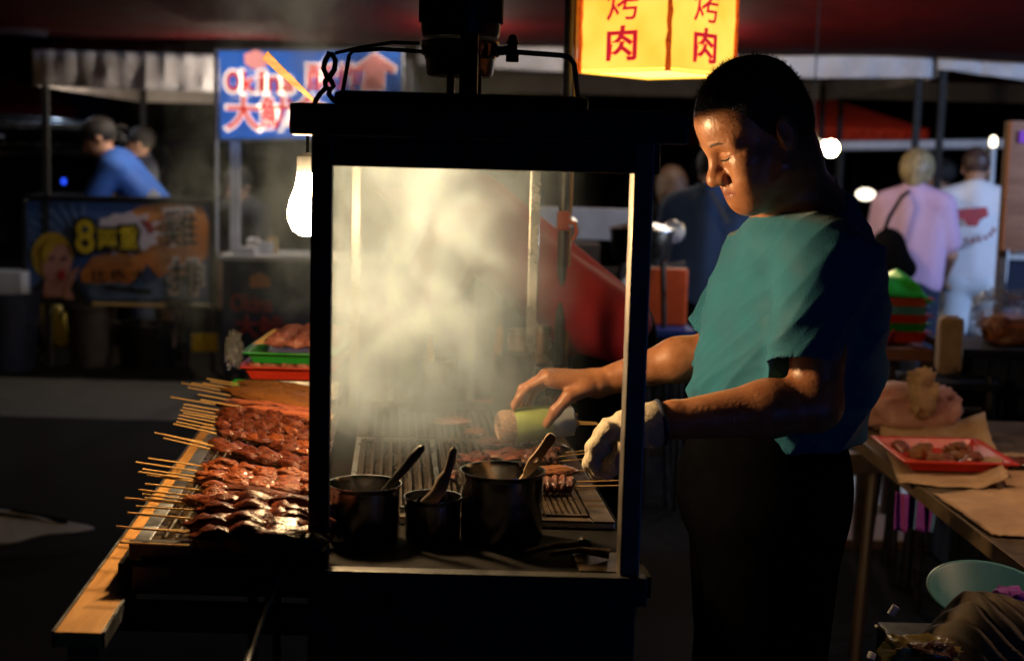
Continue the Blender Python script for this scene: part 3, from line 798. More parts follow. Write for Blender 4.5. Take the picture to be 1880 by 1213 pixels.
pblob('chicken_print', [(148, 500), (170, 472), (215, 462), (262, 468), (268, 490), (240, 520), (205, 524), (150, 518)], 2, 'print_orange')
pblob('floor_print', [(155, 522), (215, 518), (260, 528), (310, 500), (350, 530), (340, 548), (168, 550)], 3, 'print_lightblue')
pblob('pan_print', [(190, 524), (280, 532), (276, 540), (190, 530)], 4, 'print_black')
bur = []
for k in range(26):
    a = k / 26 * 2 * math.pi; rr = (1.0 if k % 2 == 0 else .72) * (1 + .12 * math.sin(k * 2.7))
    bur.append((232 + 72 * rr * math.cos(a), 428 + 44 * rr * math.sin(a)))
pblob('burst_print', bur, 5, 'print_white')
pblob('tentacle_print', [(258, 402), (278, 408), (284, 424), (276, 430), (266, 416)], 6, 'print_reddull')
# plain printed onlooker with blond hair and open mouth
ell = lambda cx, cy_, rx, ry, n=18, t0=0: [(cx + rx * math.cos(t0 + 2 * math.pi * i / n), cy_ + ry * math.sin(t0 + 2 * math.pi * i / n)) for i in range(n)]
pblob('hair_print', ell(96, 470, 38, 44), 3, 'print_hair')
pblob('collar_print', [(56, 552), (60, 528), (80, 512), (140, 515), (160, 552)], 4, 'print_black')
pblob('neck_print', [(80, 545), (82, 505), (122, 505), (126, 545)], 5, 'print_skin')
pblob('face_print', ell(104, 482, 27, 38), 6, 'print_skin')
pblob('hand_print', [(128, 500), (146, 488), (140, 505), (128, 530), (136, 550), (116, 548)], 7, 'print_skin')
pblob('fringe_print', [(76, 462), (88, 440), (112, 436), (128, 448), (104, 450), (88, 470), (82, 488)], 7, 'print_hair')
pblob('mouth_print', ell(113, 505, 7, 11, 12), 8, 'print_red')
for x in (95, 118): pblob('eye_print', ell(x, 474, 5, 3, 10), 8, 'print_black')
def btext(s, x, y, w, h, m, m2, k=9):
    g = 10
    if m2: text_at('lettering_edge', s, W(x, y, Yb - .004 * k), (1, 0, 0), (0, 0, 1), pxw(w, Yb), pxw(h, Yb), M[m2], ck, .001, .03 if s == '雞' else .05, pxw(g + 2, Yb))
    text_at('lettering', s, W(x, y, Yb - .004 * (k + 1.3)), (1, 0, 0), (0, 0, 1), pxw(w, Yb), pxw(h, Yb), M[m], ck, .001, .006 if s == '雞' else .02)
btext('8', 156, 434, 34, 62, 'print_yellow', 'print_black')
btext('兩', 197, 440, 36, 36, 'print_yellow', 'print_black')
btext('重', 236, 436, 34, 42, 'print_yellow', 'print_black')
btext('雞', 332, 418, 60, 68, 'print_black', 'print_white')
btext('排', 342, 508, 58, 60, 'print_black', 'print_white')
for s, x in (('比', 182), ('嘴', 218), ('大', 256)): btext(s, x, 506, 28, 26, 'print_black', None)
# trestle legs and cables under the stall
for px, dx in ((70, 18), (320, 22), (338, -20)):
    MB().cyl(W(px, 560, Yb + .1), W(px + dx, 560, Yb + .1) * 1 - Vector((0, 0, zv(px, 560, Yb + .1))), .012, seg=8).build('trestle_leg', M['darkpole'], ck)
# things on and below that stall
p = W(195, 360, 9.75)
bx = MB().obox((p.x, 9.75, top + .075), (pxw(40, 9.6), .1, .15), Euler((0, 0, R(8)))).build('food_box', M['cardbox'], None, bevel=.004)
tag(bx, 'yellow cardboard box on the chicken stall counter before the cook', 'box')
MB().obox((p.x, 9.70, top + .1), (pxw(39, 9.6), .002, .01), Euler((0, 0, R(8)))).build('box_tape', M['paper'], bx)
def bucket(label, px, Y, rx, h, m, cat='bin', flare=1.12, name='waste_bin', handle=True):
    c = gp(px, Y)
    t = thing(name, label, cat, c)
    MB().lathe([(.001, .012), (rx * .86, .012), (rx * .86, 0), (rx * .9, 0), (rx * flare, h), (rx * flare + .012, h), (rx * flare + .012, h + .015), (rx * flare - .012, h + .015), (rx * .84, .03), (.001, .03)], c, 28).build('tub', m, t, smooth=True)
    if handle:
        MB().tube([c + Vector((math.cos(a) * rx * 1.12, -.01 - rx * .25 * math.sin(a), h * .93 - .5 * rx * math.sin(a))) for a in [i * math.pi / 10 for i in range(11)]], .007, 6).build('handle', M['steel'], t)
    return t
bucket('tall grey brown waste bin under the chicken banner', 168, 9.55, .15, .40, M['bin'], handle=False)
bucket('wide dark stock pot standing under the chicken banner', 268, 9.6, .19, .28, M['enamel'], cat='pot', flare=1.02, name='stock_pot')
bucket('dark blue barrel at the far left edge of the chicken stall', 12, 9.3, .2, .5, mat('barrel_blue', (.018, .022, .045), None, .5), cat='barrel', name='barrel', handle=False)
yb = make('nylon_sack', SDF().ell(W(98, 590, 9.7), (.09, .09, .13), None, .02).ell(W(88, 570, 9.7), (.06, .07, .08), None, .05).ell(W(110, 612, 9.7), (.07, .07, .1), None, .04).mesh('nylon_sack', np.array(W(98, 590, 9.7)) - .35, np.array(W(98, 590, 9.7)) + .35, .012), M['yellow_thing'])
tag(yb, 'yellow nylon sack hanging under the left end of the banner', 'sack')
for i, (a, b) in enumerate((((72, 556), (92, 690)), ((120, 560), (66, 690)), ((330, 560), (344, 680)), ((350, 560), (330, 690)))):
    A, B = W(*a, Yb + .2), W(*b, Yb + .2); B.z = .01
    o = MB().tube([A, A.lerp(B, .4) + Vector((.03, 0, 0)), A.lerp(B, .75) + Vector((.02, 0, 0)), B], .011, 6).build('power_cable', M['rubber'], None, smooth=True)
    tag(o, ('black cable hanging at the left end of the banner', 'black cable crossing the yellow nylon sack', 'black cable hanging at the right end of the banner', 'black cable looping beside the right stall leg')[i], 'cable', 'cables hanging under the chicken stall')
o = MB().box(W(6, 560, 9.3) + Vector((-.1, 0, 0)), W(40, 500, 9.3) + Vector((.0, .25, 0))).build('storage_crate', M['white_panel'], None, bevel=.01)
tag(o, 'pale storage crate on the barrel beside the chicken banner', 'crate')

# ================================================================== vehicles
def van():
    Y0 = 11.6; xc = W(92, 300, Y0).x; hw = .86
    t = thing('parked_van', 'dark parked van with its rear hatch raised open', 'van', (xc, Y0 + 1.8, 0))
    def prof(z):
        return hw * (1 - .10 * max(0, (z - .9) / .8) ** 1.5)
    g = []
    zs = [.28, .5, .75, .95, 1.2, 1.42, 1.5]
    for Y in (Y0, Y0 + .1, Y0 + 1.2, Y0 + 2.8, Y0 + 3.6):
        row = []
        dz = -.42 if Y > Y0 + 3 else 0
        ring = [(-prof(z), z + (dz if z > 1 else 0)) for z in zs] + [(prof(z), z + (dz if z > 1 else 0)) for z in reversed(zs)]
        g.append([(xc + x, Y, z) for x, z in ring])
    o = MB().grid(g).build('body', M['car_dark'], t, smooth=True); solid(o, .04)
    MB().box((xc - hw, Y0 - .08, .3), (xc + hw, Y0 + .05, .55)).build('bumper', M['car_dark'], t, bevel=.03)
    MB().box((xc - hw + .08, Y0 + .1, .55), (xc + hw - .08, Y0 + 1.4, .6)).build('load_floor', M['black_cloth'], t)
    MB().box((xc - .7, Y0 + 1.4, .6), (xc + .7, Y0 + 1.5, 1.3)).build('seat_back', M['black_cloth'], t, bevel=.05)
    hz = 1.5
    hp = [[(xc - .8 + 1.6 * u, Y0 - 1.0 * v, hz + .14 * math.sin(v * 2.2) + .06 * math.sin(math.pi * u)) for u in [i / 8 for i in range(9)]] for v in [j / 6 for j in range(7)]]
    h = MB().grid(hp).build('hatch', M['car_dark'], t, smooth=True); solid(h, .05)
    MB().box((xc - .82, Y0 - 1.06, hz + .09), (xc + .82, Y0 - 1.0, hz + .14)).build('hatch_edge', M['edgesteel'], h, bevel=.015)
    MB().box((xc - .55, Y0 - .75, hz + .02), (xc - .4, Y0 - .7, hz + .05)).build('hatch_light', M['plate'], h)
    MB().box((xc - .3, Y0 - .75, hz + .02), (xc - .12, Y0 - .7, hz + .05)).build('hatch_light', M['plate'], h)
    for q in (-1, 1):
        MB().box((xc + q * .72, Y0 - .012, .62), (xc + q * .84, Y0 + .03, .98)).build('tail_lamp', M['tail'], t, bevel=.01)
        MB().tube([(xc + q * .74, Y0 - .02, .95), (xc + q * .72, Y0 - .02, 1.25), (xc + q * .62, Y0 - .0, 1.40), (xc, Y0, 1.43)], .03, 8).build('hatch_frame', M['edgesteel'], t, smooth=True)
        for Y in (Y0 + .6, Y0 + 3.0):
            w = MB().lathe([(.001, -.1), (.2, -.1), (.3, -.08), (.31, 0), (.3, .08), (.2, .1), (.001, .1)], (xc + q * .8, Y, .31), 24, (1, 0, 0)).build('wheel', M['rubber'], t, smooth=True)
            MB().lathe([(.001, -.115), (.17, -.112), (.19, -.1), (.19, .1), (.17, .112), (.001, .115)], (xc + q * .8, Y, .31), 20, (1, 0, 0)).build('rim', M['steel'], w)
    p = W(117, 333, Y0 + 1.2)
    MB().obox(p, (.035, .03, .05)).build('blue_light', M['blue_led'], t, bevel=.01)
van()
def blue_car():
    Y0 = 13.2; xc = W(1590, 380, Y0).x - .55
    t = thing('parked_car', 'blue parked car with one lit headlight behind the lilac shirt', 'car', (xc, Y0 + 1.9, 0))
    sec = [(0, .32, .78, .72), (.15, .28, .86, .8), (1.0, .28, .93, .84), (1.3, .28, .97, .84), (1.9, .28, 1.38, .84), (3.0, .28, 1.42, .84), (3.6, .28, 1.0, .82), (4.1, .3, .9, .74)]
    g = []
    for dy, zl, zh, hw in sec:
        tw = hw * (.78 if zh > 1.1 else .95)
        g.append([(xc + x, Y0 + dy, z) for x, z in ((-hw, zl), (-hw * 1.02, .6), (-hw, .86 if zh > .9 else zh - .04), (-tw, zh), (0, zh + .03), (tw, zh), (hw, .86 if zh > .9 else zh - .04), (hw * 1.02, .6), (hw, zl))])
    MB().grid(g).build('body', M['car_blue'], t, smooth=True)
    MB().prism([(xc + x, Y0 + y, z) for x, y, z in ((-.68, 1.34, 1.0), (.68, 1.34, 1.0), (.6, 1.84, 1.37), (-.6, 1.84, 1.37))], (0, -.02, .012)).build('windscreen', M['car_glass'], t)
    MB().box((xc - .72, Y0 - .06, .3), (xc + .72, Y0 + .06, .55)).build('bumper', M['car_blue'], t, bevel=.04)
    MB().box((xc - .35, Y0 - .03, .58), (xc + .35, Y0 + .0, .7)).build('grille', M['blackmat'], t)
    MB().box((xc - .2, Y0 - .075, .36), (xc + .2, Y0 - .062, .48)).build('number_plate', M['plate'], t)
    for q, m in ((-1, 'plate'), (1, 'headlight')):
        c = Vector((xc + q * .56, Y0 - .03, .72))
        if q == 1: c = W(1590, 357, Y0 - .03)
        MB().lathe([(.001, -.02), (.075, -.015), (.09, .02), (.08, .06), (.001, .06)], c, 24, (0, 1, 0), (1, .6)).build('headlight', M[m], t, smooth=True)
        for Y in (Y0 + .8, Y0 + 3.3):
            w = MB().lathe([(.001, -.1), (.2, -.1), (.29, -.08), (.3, 0), (.29, .08), (.2, .1), (.001, .1)], (xc + q * .78, Y, .3), 24, (1, 0, 0)).build('wheel', M['rubber'], t, smooth=True)
            MB().lathe([(.001, -.112), (.17, -.11), (.17, .11), (.001, .112)], (xc + q * .78, Y, .3), 20, (1, 0, 0)).build('rim', M['steel'], w)
blue_car()
def scooter():
    Y = 6.6; c = gp(1128, Y)
    t = thing('parked_scooter', 'parked scooter with white leg shield behind the cart post', 'scooter', c)
    x0 = c.x
    for dx in (-.02, .02):
        pass
    MB().lathe([(.001, -.05), (.13, -.05), (.19, -.03), (.2, 0), (.19, .03), (.13, .05), (.001, .05)], (x0, Y - .4, .2), 24, (1, 0, 0)).build('wheel', M['rubber'], t, smooth=True)
    MB().lathe([(.001, -.05), (.13, -.05), (.19, -.03), (.2, 0), (.19, .03), (.13, .05), (.001, .05)], (x0, Y + .55, .2), 24, (1, 0, 0)).build('wheel', M['rubber'], t, smooth=True)
    MB().tube([(x0, Y - .3, .42), (x0, Y - .28, .7), (x0, Y - .22, .92)], [.11, .13, .09], 12).build('leg_shield', M['white_panel'], t, smooth=True)
    MB().tube([(x0, Y - .25, .3), (x0, Y + .1, .26), (x0, Y + .4, .4), (x0, Y + .7, .55)], [.1, .1, .15, .07], 12).build('body', M['blue_plastic'], t, smooth=True)
    MB().tube([(x0, Y + .05, .66), (x0, Y + .3, .7), (x0, Y + .6, .72)], [.1, .13, .1], 12).build('saddle', M['black_cloth'], t, smooth=True)
    MB().tube([(x0 - .3, Y - .12, 1.0), (x0 - .1, Y - .2, .97), (x0 + .1, Y - .2, .97), (x0 + .3, Y - .12, 1.0)], .018, 8).build('handlebar', M['darkpole'], t, smooth=True)
    for q in (-1, 1):
        MB().tube([(x0 + q * .2, Y - .17, .98), (x0 + q * .24, Y - .16, 1.12)], .008, 6).build('mirror_stem', M['darkpole'], t)
        MB().lathe([(.001, -.01), (.05, -.008), (.055, .01), (.001, .012)], (x0 + q * .24, Y - .17, 1.15), 16, (0, 1, 0)).build('mirror', M['steel'], t)
    MB().lathe([(.001, -.03), (.05, -.02), (.06, .03), (.001, .04)], (x0, Y - .34, .86), 16, (0, 1, 0)).build('headlight', M['plate'], t, smooth=True)
scooter()

# ================================================================== right hand background furniture
Yt = 5.3
tz = zv(1660, 640, Yt)
tb = thing('brown_table', 'brown wooden table carrying the stack of coloured trays', 'table', gp(1650, Yt + .25))
MB().box((W(1592, 640, Yt).x, Yt, tz - .045), (W(1714, 640, Yt).x, Yt + .55, tz)).build('table_top', M['table_top'], tb, bevel=.004)
for px, y in ((1600, Yt + .04), (1708, Yt + .04), (1600, Yt + .5), (1708, Yt + .5)):
    x = W(px, 640, Yt).x; MB().box((x - .02, y - .02, 0), (x + .02, y + .02, tz - .046)).build('leg', M['darkwood'], tb)
def tray(name, label, c, sx, sy, h, m, group=None, rim=.012, cat='tray'):
    x, y, z = c
    mb = MB()
    o = lambda k, dz: [(x - sx / 2 + k, y - sy / 2 + k, z + dz), (x + sx / 2 - k, y - sy / 2 + k, z + dz), (x + sx / 2 - k, y + sy / 2 - k, z + dz), (x - sx / 2 + k, y + sy / 2 - k, z + dz)]
    L = [o(.02, 0), o(.004, h - .004), o(-rim, h - .004), o(-rim, h), o(.006, h), o(.024, .006)]
    V = [[mb.bm.verts.new(p) for p in q] for q in L]
    mb.bm.faces.new(V[0][::-1])
    for i in range(len(V) - 1):
        for k in range(4): mb.bm.faces.new((V[i][k], V[i][(k + 1) % 4], V[i + 1][(k + 1) % 4], V[i + 1][k]))
    mb.bm.faces.new(V[-1])
    ob = mb.build(name, m, None, bevel=.0025)
    return tag(ob, label, cat, group)
cols = [('red_tray', 'red'), ('green_tray', 'green'), ('red_tray', 'red'), ('teal', 'teal'), ('orange_plastic', 'orange')]
sx = pxw(108, Yt); xc = W(1664, 600, Yt).x
for i, (m, nm) in enumerate(cols):
    tray('plastic_tray', ('lowest red tray of the stack on the brown table', 'green tray above the lowest red one in the stack', 'middle red tray in the stack on the brown table', 'teal tray fourth from the bottom of the stack', 'orange tray right under the green cover')[i],
         (xc + random.uniform(-.006, .006), Yt + .27, tz + .012 + i * .032), sx, .4, .045, M[m], 'stacked plastic trays on the brown table')
def cover():
    g = []; n = 24
    for j in range(n + 1):
        row = []
        for i in range(n + 1):
            u, v = i / n, j / n
            e = min(u, 1 - u, v, 1 - v)
            z = tz + .012 + 5 * .032 + .02 + .075 * min(1, e * 3.2) + .02 * math.sin(u * 7 + v * 3) * min(1, e * 5) - .02 * (u > .85)
            row.append((xc - sx * .53 + sx * 1.06 * u, Yt + .06 + .42 * v, z))
        g.append(row)
    o = MB().grid(g).build('green_cover', M['green_cover'], None, smooth=True); solid(o, .006)
    tag(o, 'bright green plastic cover draped on top of the tray stack', 'cover')
cover()
bw = thing('red_bowl', 'red plastic bowl in front of the tray stack', 'bowl', (W(1618, 640, Yt).x, Yt + .07, tz))
MB().lathe([(.001, .001), (.035, .001), (.065, .06), (.07, .062), (.066, .064), (.034, .006), (.001, .006)], bw.location, 28).build('bowl', M['red_tray'], bw, smooth=True)
MB().lathe([(.001, .045), (.05, .047), (.001, .055)], bw.location, 20).build('sauce', M['orange_plastic'], bw, smooth=True)
# kraft bag standing right of the table
p = gp(1745, 5.0); pz0 = zv(1745, 692, 5.0)
st = thing('plastic_stool', 'dark stool under the kraft paper bag', 'stool', (p.x, 5.0, 0))
MB().box((p.x - .15, 4.86, pz0 - .03), (p.x + .15, 5.14, pz0)).build('seat', M['black'], st, bevel=.01)
for q in ((-.12, -.11), (.12, -.11), (-.12, .11), (.12, .11)):
    MB().cyl((p.x + q[0], 5 + q[1], pz0 - .03), (p.x + q[0] * 1.2, 5 + q[1] * 1.2, 0), .016, .02, 8).build('leg', M['black'], st)
def crumple(name, c, size, seed, m, amp=.03, sub=4, fr=5, pw=.55):
    me = ico(name, sub)
    for v in me.vertices:
        q = v.co.copy()
        q = Vector((math.copysign(abs(q.x) ** pw, q.x), math.copysign(abs(q.y) ** pw, q.y), math.copysign(abs(q.z) ** pw, q.z)))
        q = Vector((q.x * size[0] / 2, q.y * size[1] / 2, q.z * size[2] / 2))
        f = mnoise.ridged_multi_fractal(v.co * fr * .3 + Vector((seed, seed * 2, 0)), 1, 2, 3, 1, 2) - 1.2
        q *= 1 + amp * f / max(size) * 2
        q += v.co * (amp * .5 * mnoise.noise(v.co * fr * 1.6 + Vector((seed, 0, seed))))
        v.co = q + Vector(c)
    o = make(name, me, m, None, True)
    return o
kb = crumple('kraft_bag', (p.x, 5.0, pz0 + .115), (.085, .06, .20), 3, M['paper'], .012, pw=.3)
tag(kb, 'crumpled kraft paper bag standing beside the brown table', 'bag')
# dark cabinet / counter on the right with pale posts
cb = thing('dark_counter', 'dark ribbed stall counter behind the kraft bag', 'counter', gp(1850, 5.05))
x0, x1 = W(1768, 600, 5.05).x, W(2250, 600, 5.05).x; zt = zv(1850, 640, 5.05)
MB().box((x0, 5.05, .02), (x1, 5.4, zt - .03)).build('carcass', M['denim'], cb)
MB().box((x0 - .03, 5.01, zt - .028), (x1 + .02, 5.42, zt)).build('counter_top', M['black'], cb, bevel=.004)
n = 14
for i in range(n):
    x = x0 + .02 + (x1 - x0 - .04) * i / (n - 1)
    MB().box((x - .008, 5.038, .04), (x + .008, 5.0495, zt - .04)).build('rib', M['denim'], cb)
fb = crumple('food_bag', (W(1842, 560, 5.2).x + .03, 5.2, zt + .1), (.24, .2, .19), 9, M['plastic_bag'], .05)
tag(fb, 'clear plastic bag of orange brown food on dark counter', 'bag')
fd = crumple('food_pile', (W(1842, 560, 5.2).x + .03, 5.19, zt + .055), (.19, .16, .1), 5, M['fried'], .03)
fd.parent = fb
# tall lamp tube, brown board, far counter beam
lp = thing('lamp_pole', 'white tube lamp pole with glowing tip beside the white shirt', 'lamp', gp(1822, 8.9))
a = W(1822, 375, 8.9); b = W(1823, 270, 8.9)
MB().cyl((a.x, 8.9, 0), (b.x, 8.9, b.z), .018).build('pole', M['white_panel'], lp)
MB().lathe([(.001, 0), (.02, .004), (.024, .03), (.018, .06), (.001, .07)], (b.x, 8.9, b.z), 16).build('glowing_tip', M['tube_tip'], lp, smooth=True)
MB().cyl((a.x, 8.9, 0), (a.x, 8.9, .03), .16).build('base', M['blackmat'], lp)
bd = thing('brown_board', 'tall brown wooden notice board at the far right edge', 'board', gp(1880, 7.2))
MB().box((W(1850, 340, 7.2).x, 7.2, zv(1860, 460, 7.2)), (W(1990, 340, 7.2).x, 7.24, zv(1860, 222, 7.2))).build('panel', M['table_top'], bd)
for px in (1856, 1984): MB().box((W(px, 340, 7.2).x - .02, 7.245, 0), (W(px, 340, 7.2).x + .02, 7.29, zv(1860, 222, 7.2))).build('post', M['darkwood'], bd)
MB().box((W(1864, 340, 7.2).x, 7.19, zv(1860, 262, 7.2)), (W(1980, 340, 7.2).x, 7.199, zv(1860, 240, 7.2))).build('heading_strip', M['purple_cloth'], bd)
wc = thing('white_counter', 'white topped stall counter behind the white shorts at right', 'counter', gp(1900, 9.4))
zc = zv(1860, 468, 9.3)
MB().box((W(1700, 470, 9.3).x, 9.3, zc - .03), (W(2100, 470, 9.3).x, 9.9, zc)).build('counter_top', M['white_panel'], wc)
MB().box((W(1704, 470, 9.3).x, 9.34, 0.02), (W(2096, 470, 9.3).x, 9.86, zc - .032)).build('front', M['denim'], wc)
yp = crumple('produce_pile', (W(1833, 455, 9.5).x, 9.55, zc + .07), (.16, .16, .14), 2, M['yellow_thing'], .04)
tag(yp, 'yellow green produce heaped on the white stall counter', 'produce')
bm_ = thing('stall_beam', 'pale horizontal tent beam behind the two people at right', 'beam', gp(1700, 10.4))
MB().cyl(W(1540, 268, 10.4), W(2000, 262, 10.4), .035).build('beam', M['valance'], bm_)
for px in (1545, 1715, 1990): MB().cyl(W(px, 268, 10.43) * 1, Vector((W(px, 268, 10.43).x, 10.43, 0)), .022).build('post', M['tentpole'], bm_)
# white hanging bulb
hb = thing('hanging_bulb', 'bright bare bulb hanging behind the cook neck', 'bulb', W(1526, 273, 7.4))
MB().lathe([(.001, -.035), (.02, -.033), (.036, -.018), (.042, 0), (.036, .02), (.02, .045), (.014, .06), (.001, .062)], hb.location, 24, (-1, 0, .45)).build('glass', M['bulb_far'], hb, smooth=True)
MB().lathe([(.016, .05), (.018, .052), (.018, .09), (.001, .095)], hb.location, 16, (-1, 0, .45)).build('socket', M['white_panel'], hb)
MB().tube([hb.location + Vector((-.08, 0, .04)), hb.location + Vector((-.1, 0, .2)), (hb.location.x - .1, 7.4, 2.37)], .004, 6).build('wire', M['rubber'], hb)
# white board and red bench behind the window's right half
wb = thing('white_barrier', 'long white barrier panel behind the red shirted person', 'barrier', gp(1080, 7.8))
MB().box((W(905, 400, 7.8).x, 7.8, zv(1060, 440, 7.8)), (W(1175, 400, 7.8).x, 7.86, zv(1060, 382, 7.8))).build('panel', M['white_panel'], wb, bevel=.008)
for px in (920, 1160): MB().box((W(px, 400, 7.86).x - .02, 7.862, 0), (W(px, 400, 7.86).x + .02, 7.9, zv(1060, 385, 7.8))).build('leg', M['pole'], wb)
MB().box((W(1030, 500, 7.7).x, 7.5, .02), (W(1096, 500, 7.7).x, 7.75, zv(1060, 446, 7.6))).build('cabinet', M['darkwood'], wb)
rb = thing('red_bench', 'orange red plastic bench with blue skirt beside dark jacket', 'bench', gp(1225, 6.0))
xa, xb = W(1176, 560, 6.0).x, W(1262, 560, 6.0).x
zb = zv(1220, 598, 6.0)
MB().box((xa, 6.0, zb), (xb, 6.05, zv(1220, 492, 6.0))).build('back_panel', M['orange_plastic'], rb, bevel=.012)
MB().box((xa - .01, 5.86, zb - .035), (xb + .02, 6.12, zb - .002)).build('seat', M['blue_plastic'], rb, bevel=.006)
for x in (xa + .03, xb - .03):
    for y in (5.89, 6.09): MB().cyl((x, y, 0), (x, y, zb - .036), .014).build('leg', M['darkpole'], rb)
# dark stock pot on stand near the scooter
pt = thing('black_wok_pot', 'black pot with steel lid on a stand behind the cart post', 'pot', gp(1172, 5.9))
pzz = zv(1172, 480, 5.9)
MB().lathe([(.001, 0), (.1, 0), (.125, .03), (.13, .12), (.136, .122), (.136, .13), (.001, .13)], (pt.location.x, 5.9, pzz), 32).build('pot', M['enamel'], pt, smooth=True)
MB().lathe([(.14, .131), (.138, .138), (.06, .16), (.015, .165), (.015, .19), (.001, .192)], (pt.location.x, 5.9, pzz), 32).build('lid', M['steel'], pt, smooth=True)
for a in (0.3, 2.4, 4.5): MB().cyl((pt.location.x + .1 * math.cos(a), 5.9 + .1 * math.sin(a), pzz), (pt.location.x + .16 * math.cos(a), 5.9 + .16 * math.sin(a), 0), .012, seg=8).build('stand_leg', M['darkpole'], pt)
# canopy crank pole
cpole = thing('canopy_pole', 'dark canopy pole with a crank handle behind the cart hood', 'pole', gp(1040, 3.75))
px0 = W(1037, 300, 3.75).x
MB().cyl((px0, 3.75, 0), (px0, 3.75, 2.7), .0125).build('pole', M['darkpole'], cpole, smooth=True)
MB().cyl((px0 + .019, 3.77, .9), (px0 + .019, 3.77, 2.7), .005).build('painted_amber_edge', mat('amber_light_paint', (.6, .32, .08), None, .4, scale=10), cpole, smooth=True)  # amber strip paints lantern light along the right edge of the pole
cz = zv(1040, 405, 3.75)
MB().obox((px0, 3.735, cz), (.034, .035, .05)).build('crank_housing', M['orange_plastic'], cpole, bevel=.006)
MB().tube([(px0 + .01, 3.72, cz), (px0 + .03, 3.71, cz - .005), (px0 + .035, 3.71, cz - .03), (px0 + .024, 3.71, cz - .05)], .0055, 8).build('crank_handle', M['orange_plastic'], cpole, smooth=True)
MB().cyl((px0, 3.75, 0), (px0, 3.75, .06), .12, .1).build('base', M['blackmat'], cpole)

# ================================================================== lit lantern sign
Ln = Vector((W(1226, 130, 3.55).x, 3.55, W(1226, 130, 3.55).z)); Sd = .285; hL = .44
lt = thing('lantern_sign', 'glowing yellow square lantern with red lettering above the cook', 'lantern', Ln)
rot = R(-2)
u1 = Vector((-math.cos(R(45) + rot), math.sin(R(45) + rot), 0)); u2 = Vector((math.cos(R(45) - rot), math.sin(R(45) - rot), 0))
c0 = Ln; c1 = Ln + u1 * Sd; c2 = Ln + u2 * Sd; c3 = Ln + (u1 + u2) * Sd
up = Vector((0, 0, hL))
for a, b in ((c0, c1), (c0, c2), (c2, c3), (c1, c3)):
    n = (b - a).cross(Vector((0, 0, 1))).normalized()
    if n.dot((a + b) / 2 - (c0 + c3) / 2) < 0: n = -n
    MB().prism([a, b, b + up, a + up], -n * .004).build('lit_face', M['lantern_face'], lt)
MB().prism([c0 + Vector((0, 0, .004)), c1 + Vector((0, 0, .004)), c3 + Vector((0, 0, .004)), c2 + Vector((0, 0, .004))], (0, 0, .004)).build('lit_base', M['lantern_base'], lt)
for c in (c0, c1, c2, c3):
    MB().tube([c + Vector((0, 0, .002 * i + hL * i / 20)) + Vector((random.uniform(-.0015, .0015), random.uniform(-.0015, .0015), 0)) for i in range(21)], [.0055 + random.uniform(0, .0025) for i in range(21)], 8).build('corner_trim', M['lantern_trim'], lt)
MB().cyl((c0 + c3) / 2 + up, (c0 + c3) / 2 + up + Vector((0, 0, .35)), .008).build('hanger', M['darkpole'], lt)
for a, b, ux in ((c0, c1, -u1), (c0, c2, u2)):
    n = ux.cross(Vector((0, 0, 1))).normalized()
    mid = (a + b) / 2 + n * .007
    ux2 = ux
    cz1, cz2 = .076, .076 + .102
    text_at('lettering', '肉', mid + Vector((0, 0, cz1 - .005)), ux2, (0, 0, 1), .098, .088, M['lantern_text'], lt, .001, .022)
    text_at('lettering', '烤', mid + Vector((0, 0, cz2 + .0)), ux2, (0, 0, 1), .104, .1, M['lantern_text'], lt, .001, .003)
# ================================================================== the barbecue cart
SH = (725 - 940) / FPX          # the cart runs back slightly to the left
YF, YB = 1.95, 3.30
def sx_(x, Y): return x + SH * (Y - YF)
CZ = .868                       # counter height
xl0, xl1 = W(568, 640, YF).x, W(607, 640, YF).x
xr0, xr1 = W(1150, 700, YF).x, W(1187, 700, YF).x
zh0 = W(890, 312, YF).z         # underside of the fascia
zh1 = W(890, 257, YF).z
zh2 = W(890, 199, YF).z
cart = thing('barbecue_cart', 'dark steel barbecue cart with hood, corner posts and smoking grill', 'food cart', (sx_(-.05, 2.6), 2.6, 0))
def cbox(x0, x1, y0, y1, z0, z1): return MB().box((x0, y0, z0), (x1, y1, z1), SH, YF)
def cpart(name, x0, x1, y0, y1, z0, z1, m, parent=cart, bevel=.0025): return cbox(x0, x1, y0, y1, z0, z1).build(name, M[m], parent, bevel)
M['poststeel'] = mat('post_dark_steel', (.2, .17, .15), (.12, .1, .09), .5, .8, scale=16, bump=.1)
for x0, x1, m in ((xl0, xl1, 'black'), (xr0, xr1, 'poststeel')):
    cpart('corner_post', x0, x1, YF, YF + .035, CZ - .03, zh1 + .019 if x0 > 0 else zh1 + .019, m)
cpart('corner_post', xl0 + .012, xl0 + .034, YB - .025, YB, CZ - .03, zh1 + .019, 'steel')
cpart('corner_post', xr1 - .046, xr1 - .022, YB - .025, YB, CZ - .03, zh1 + .019, 'steel')
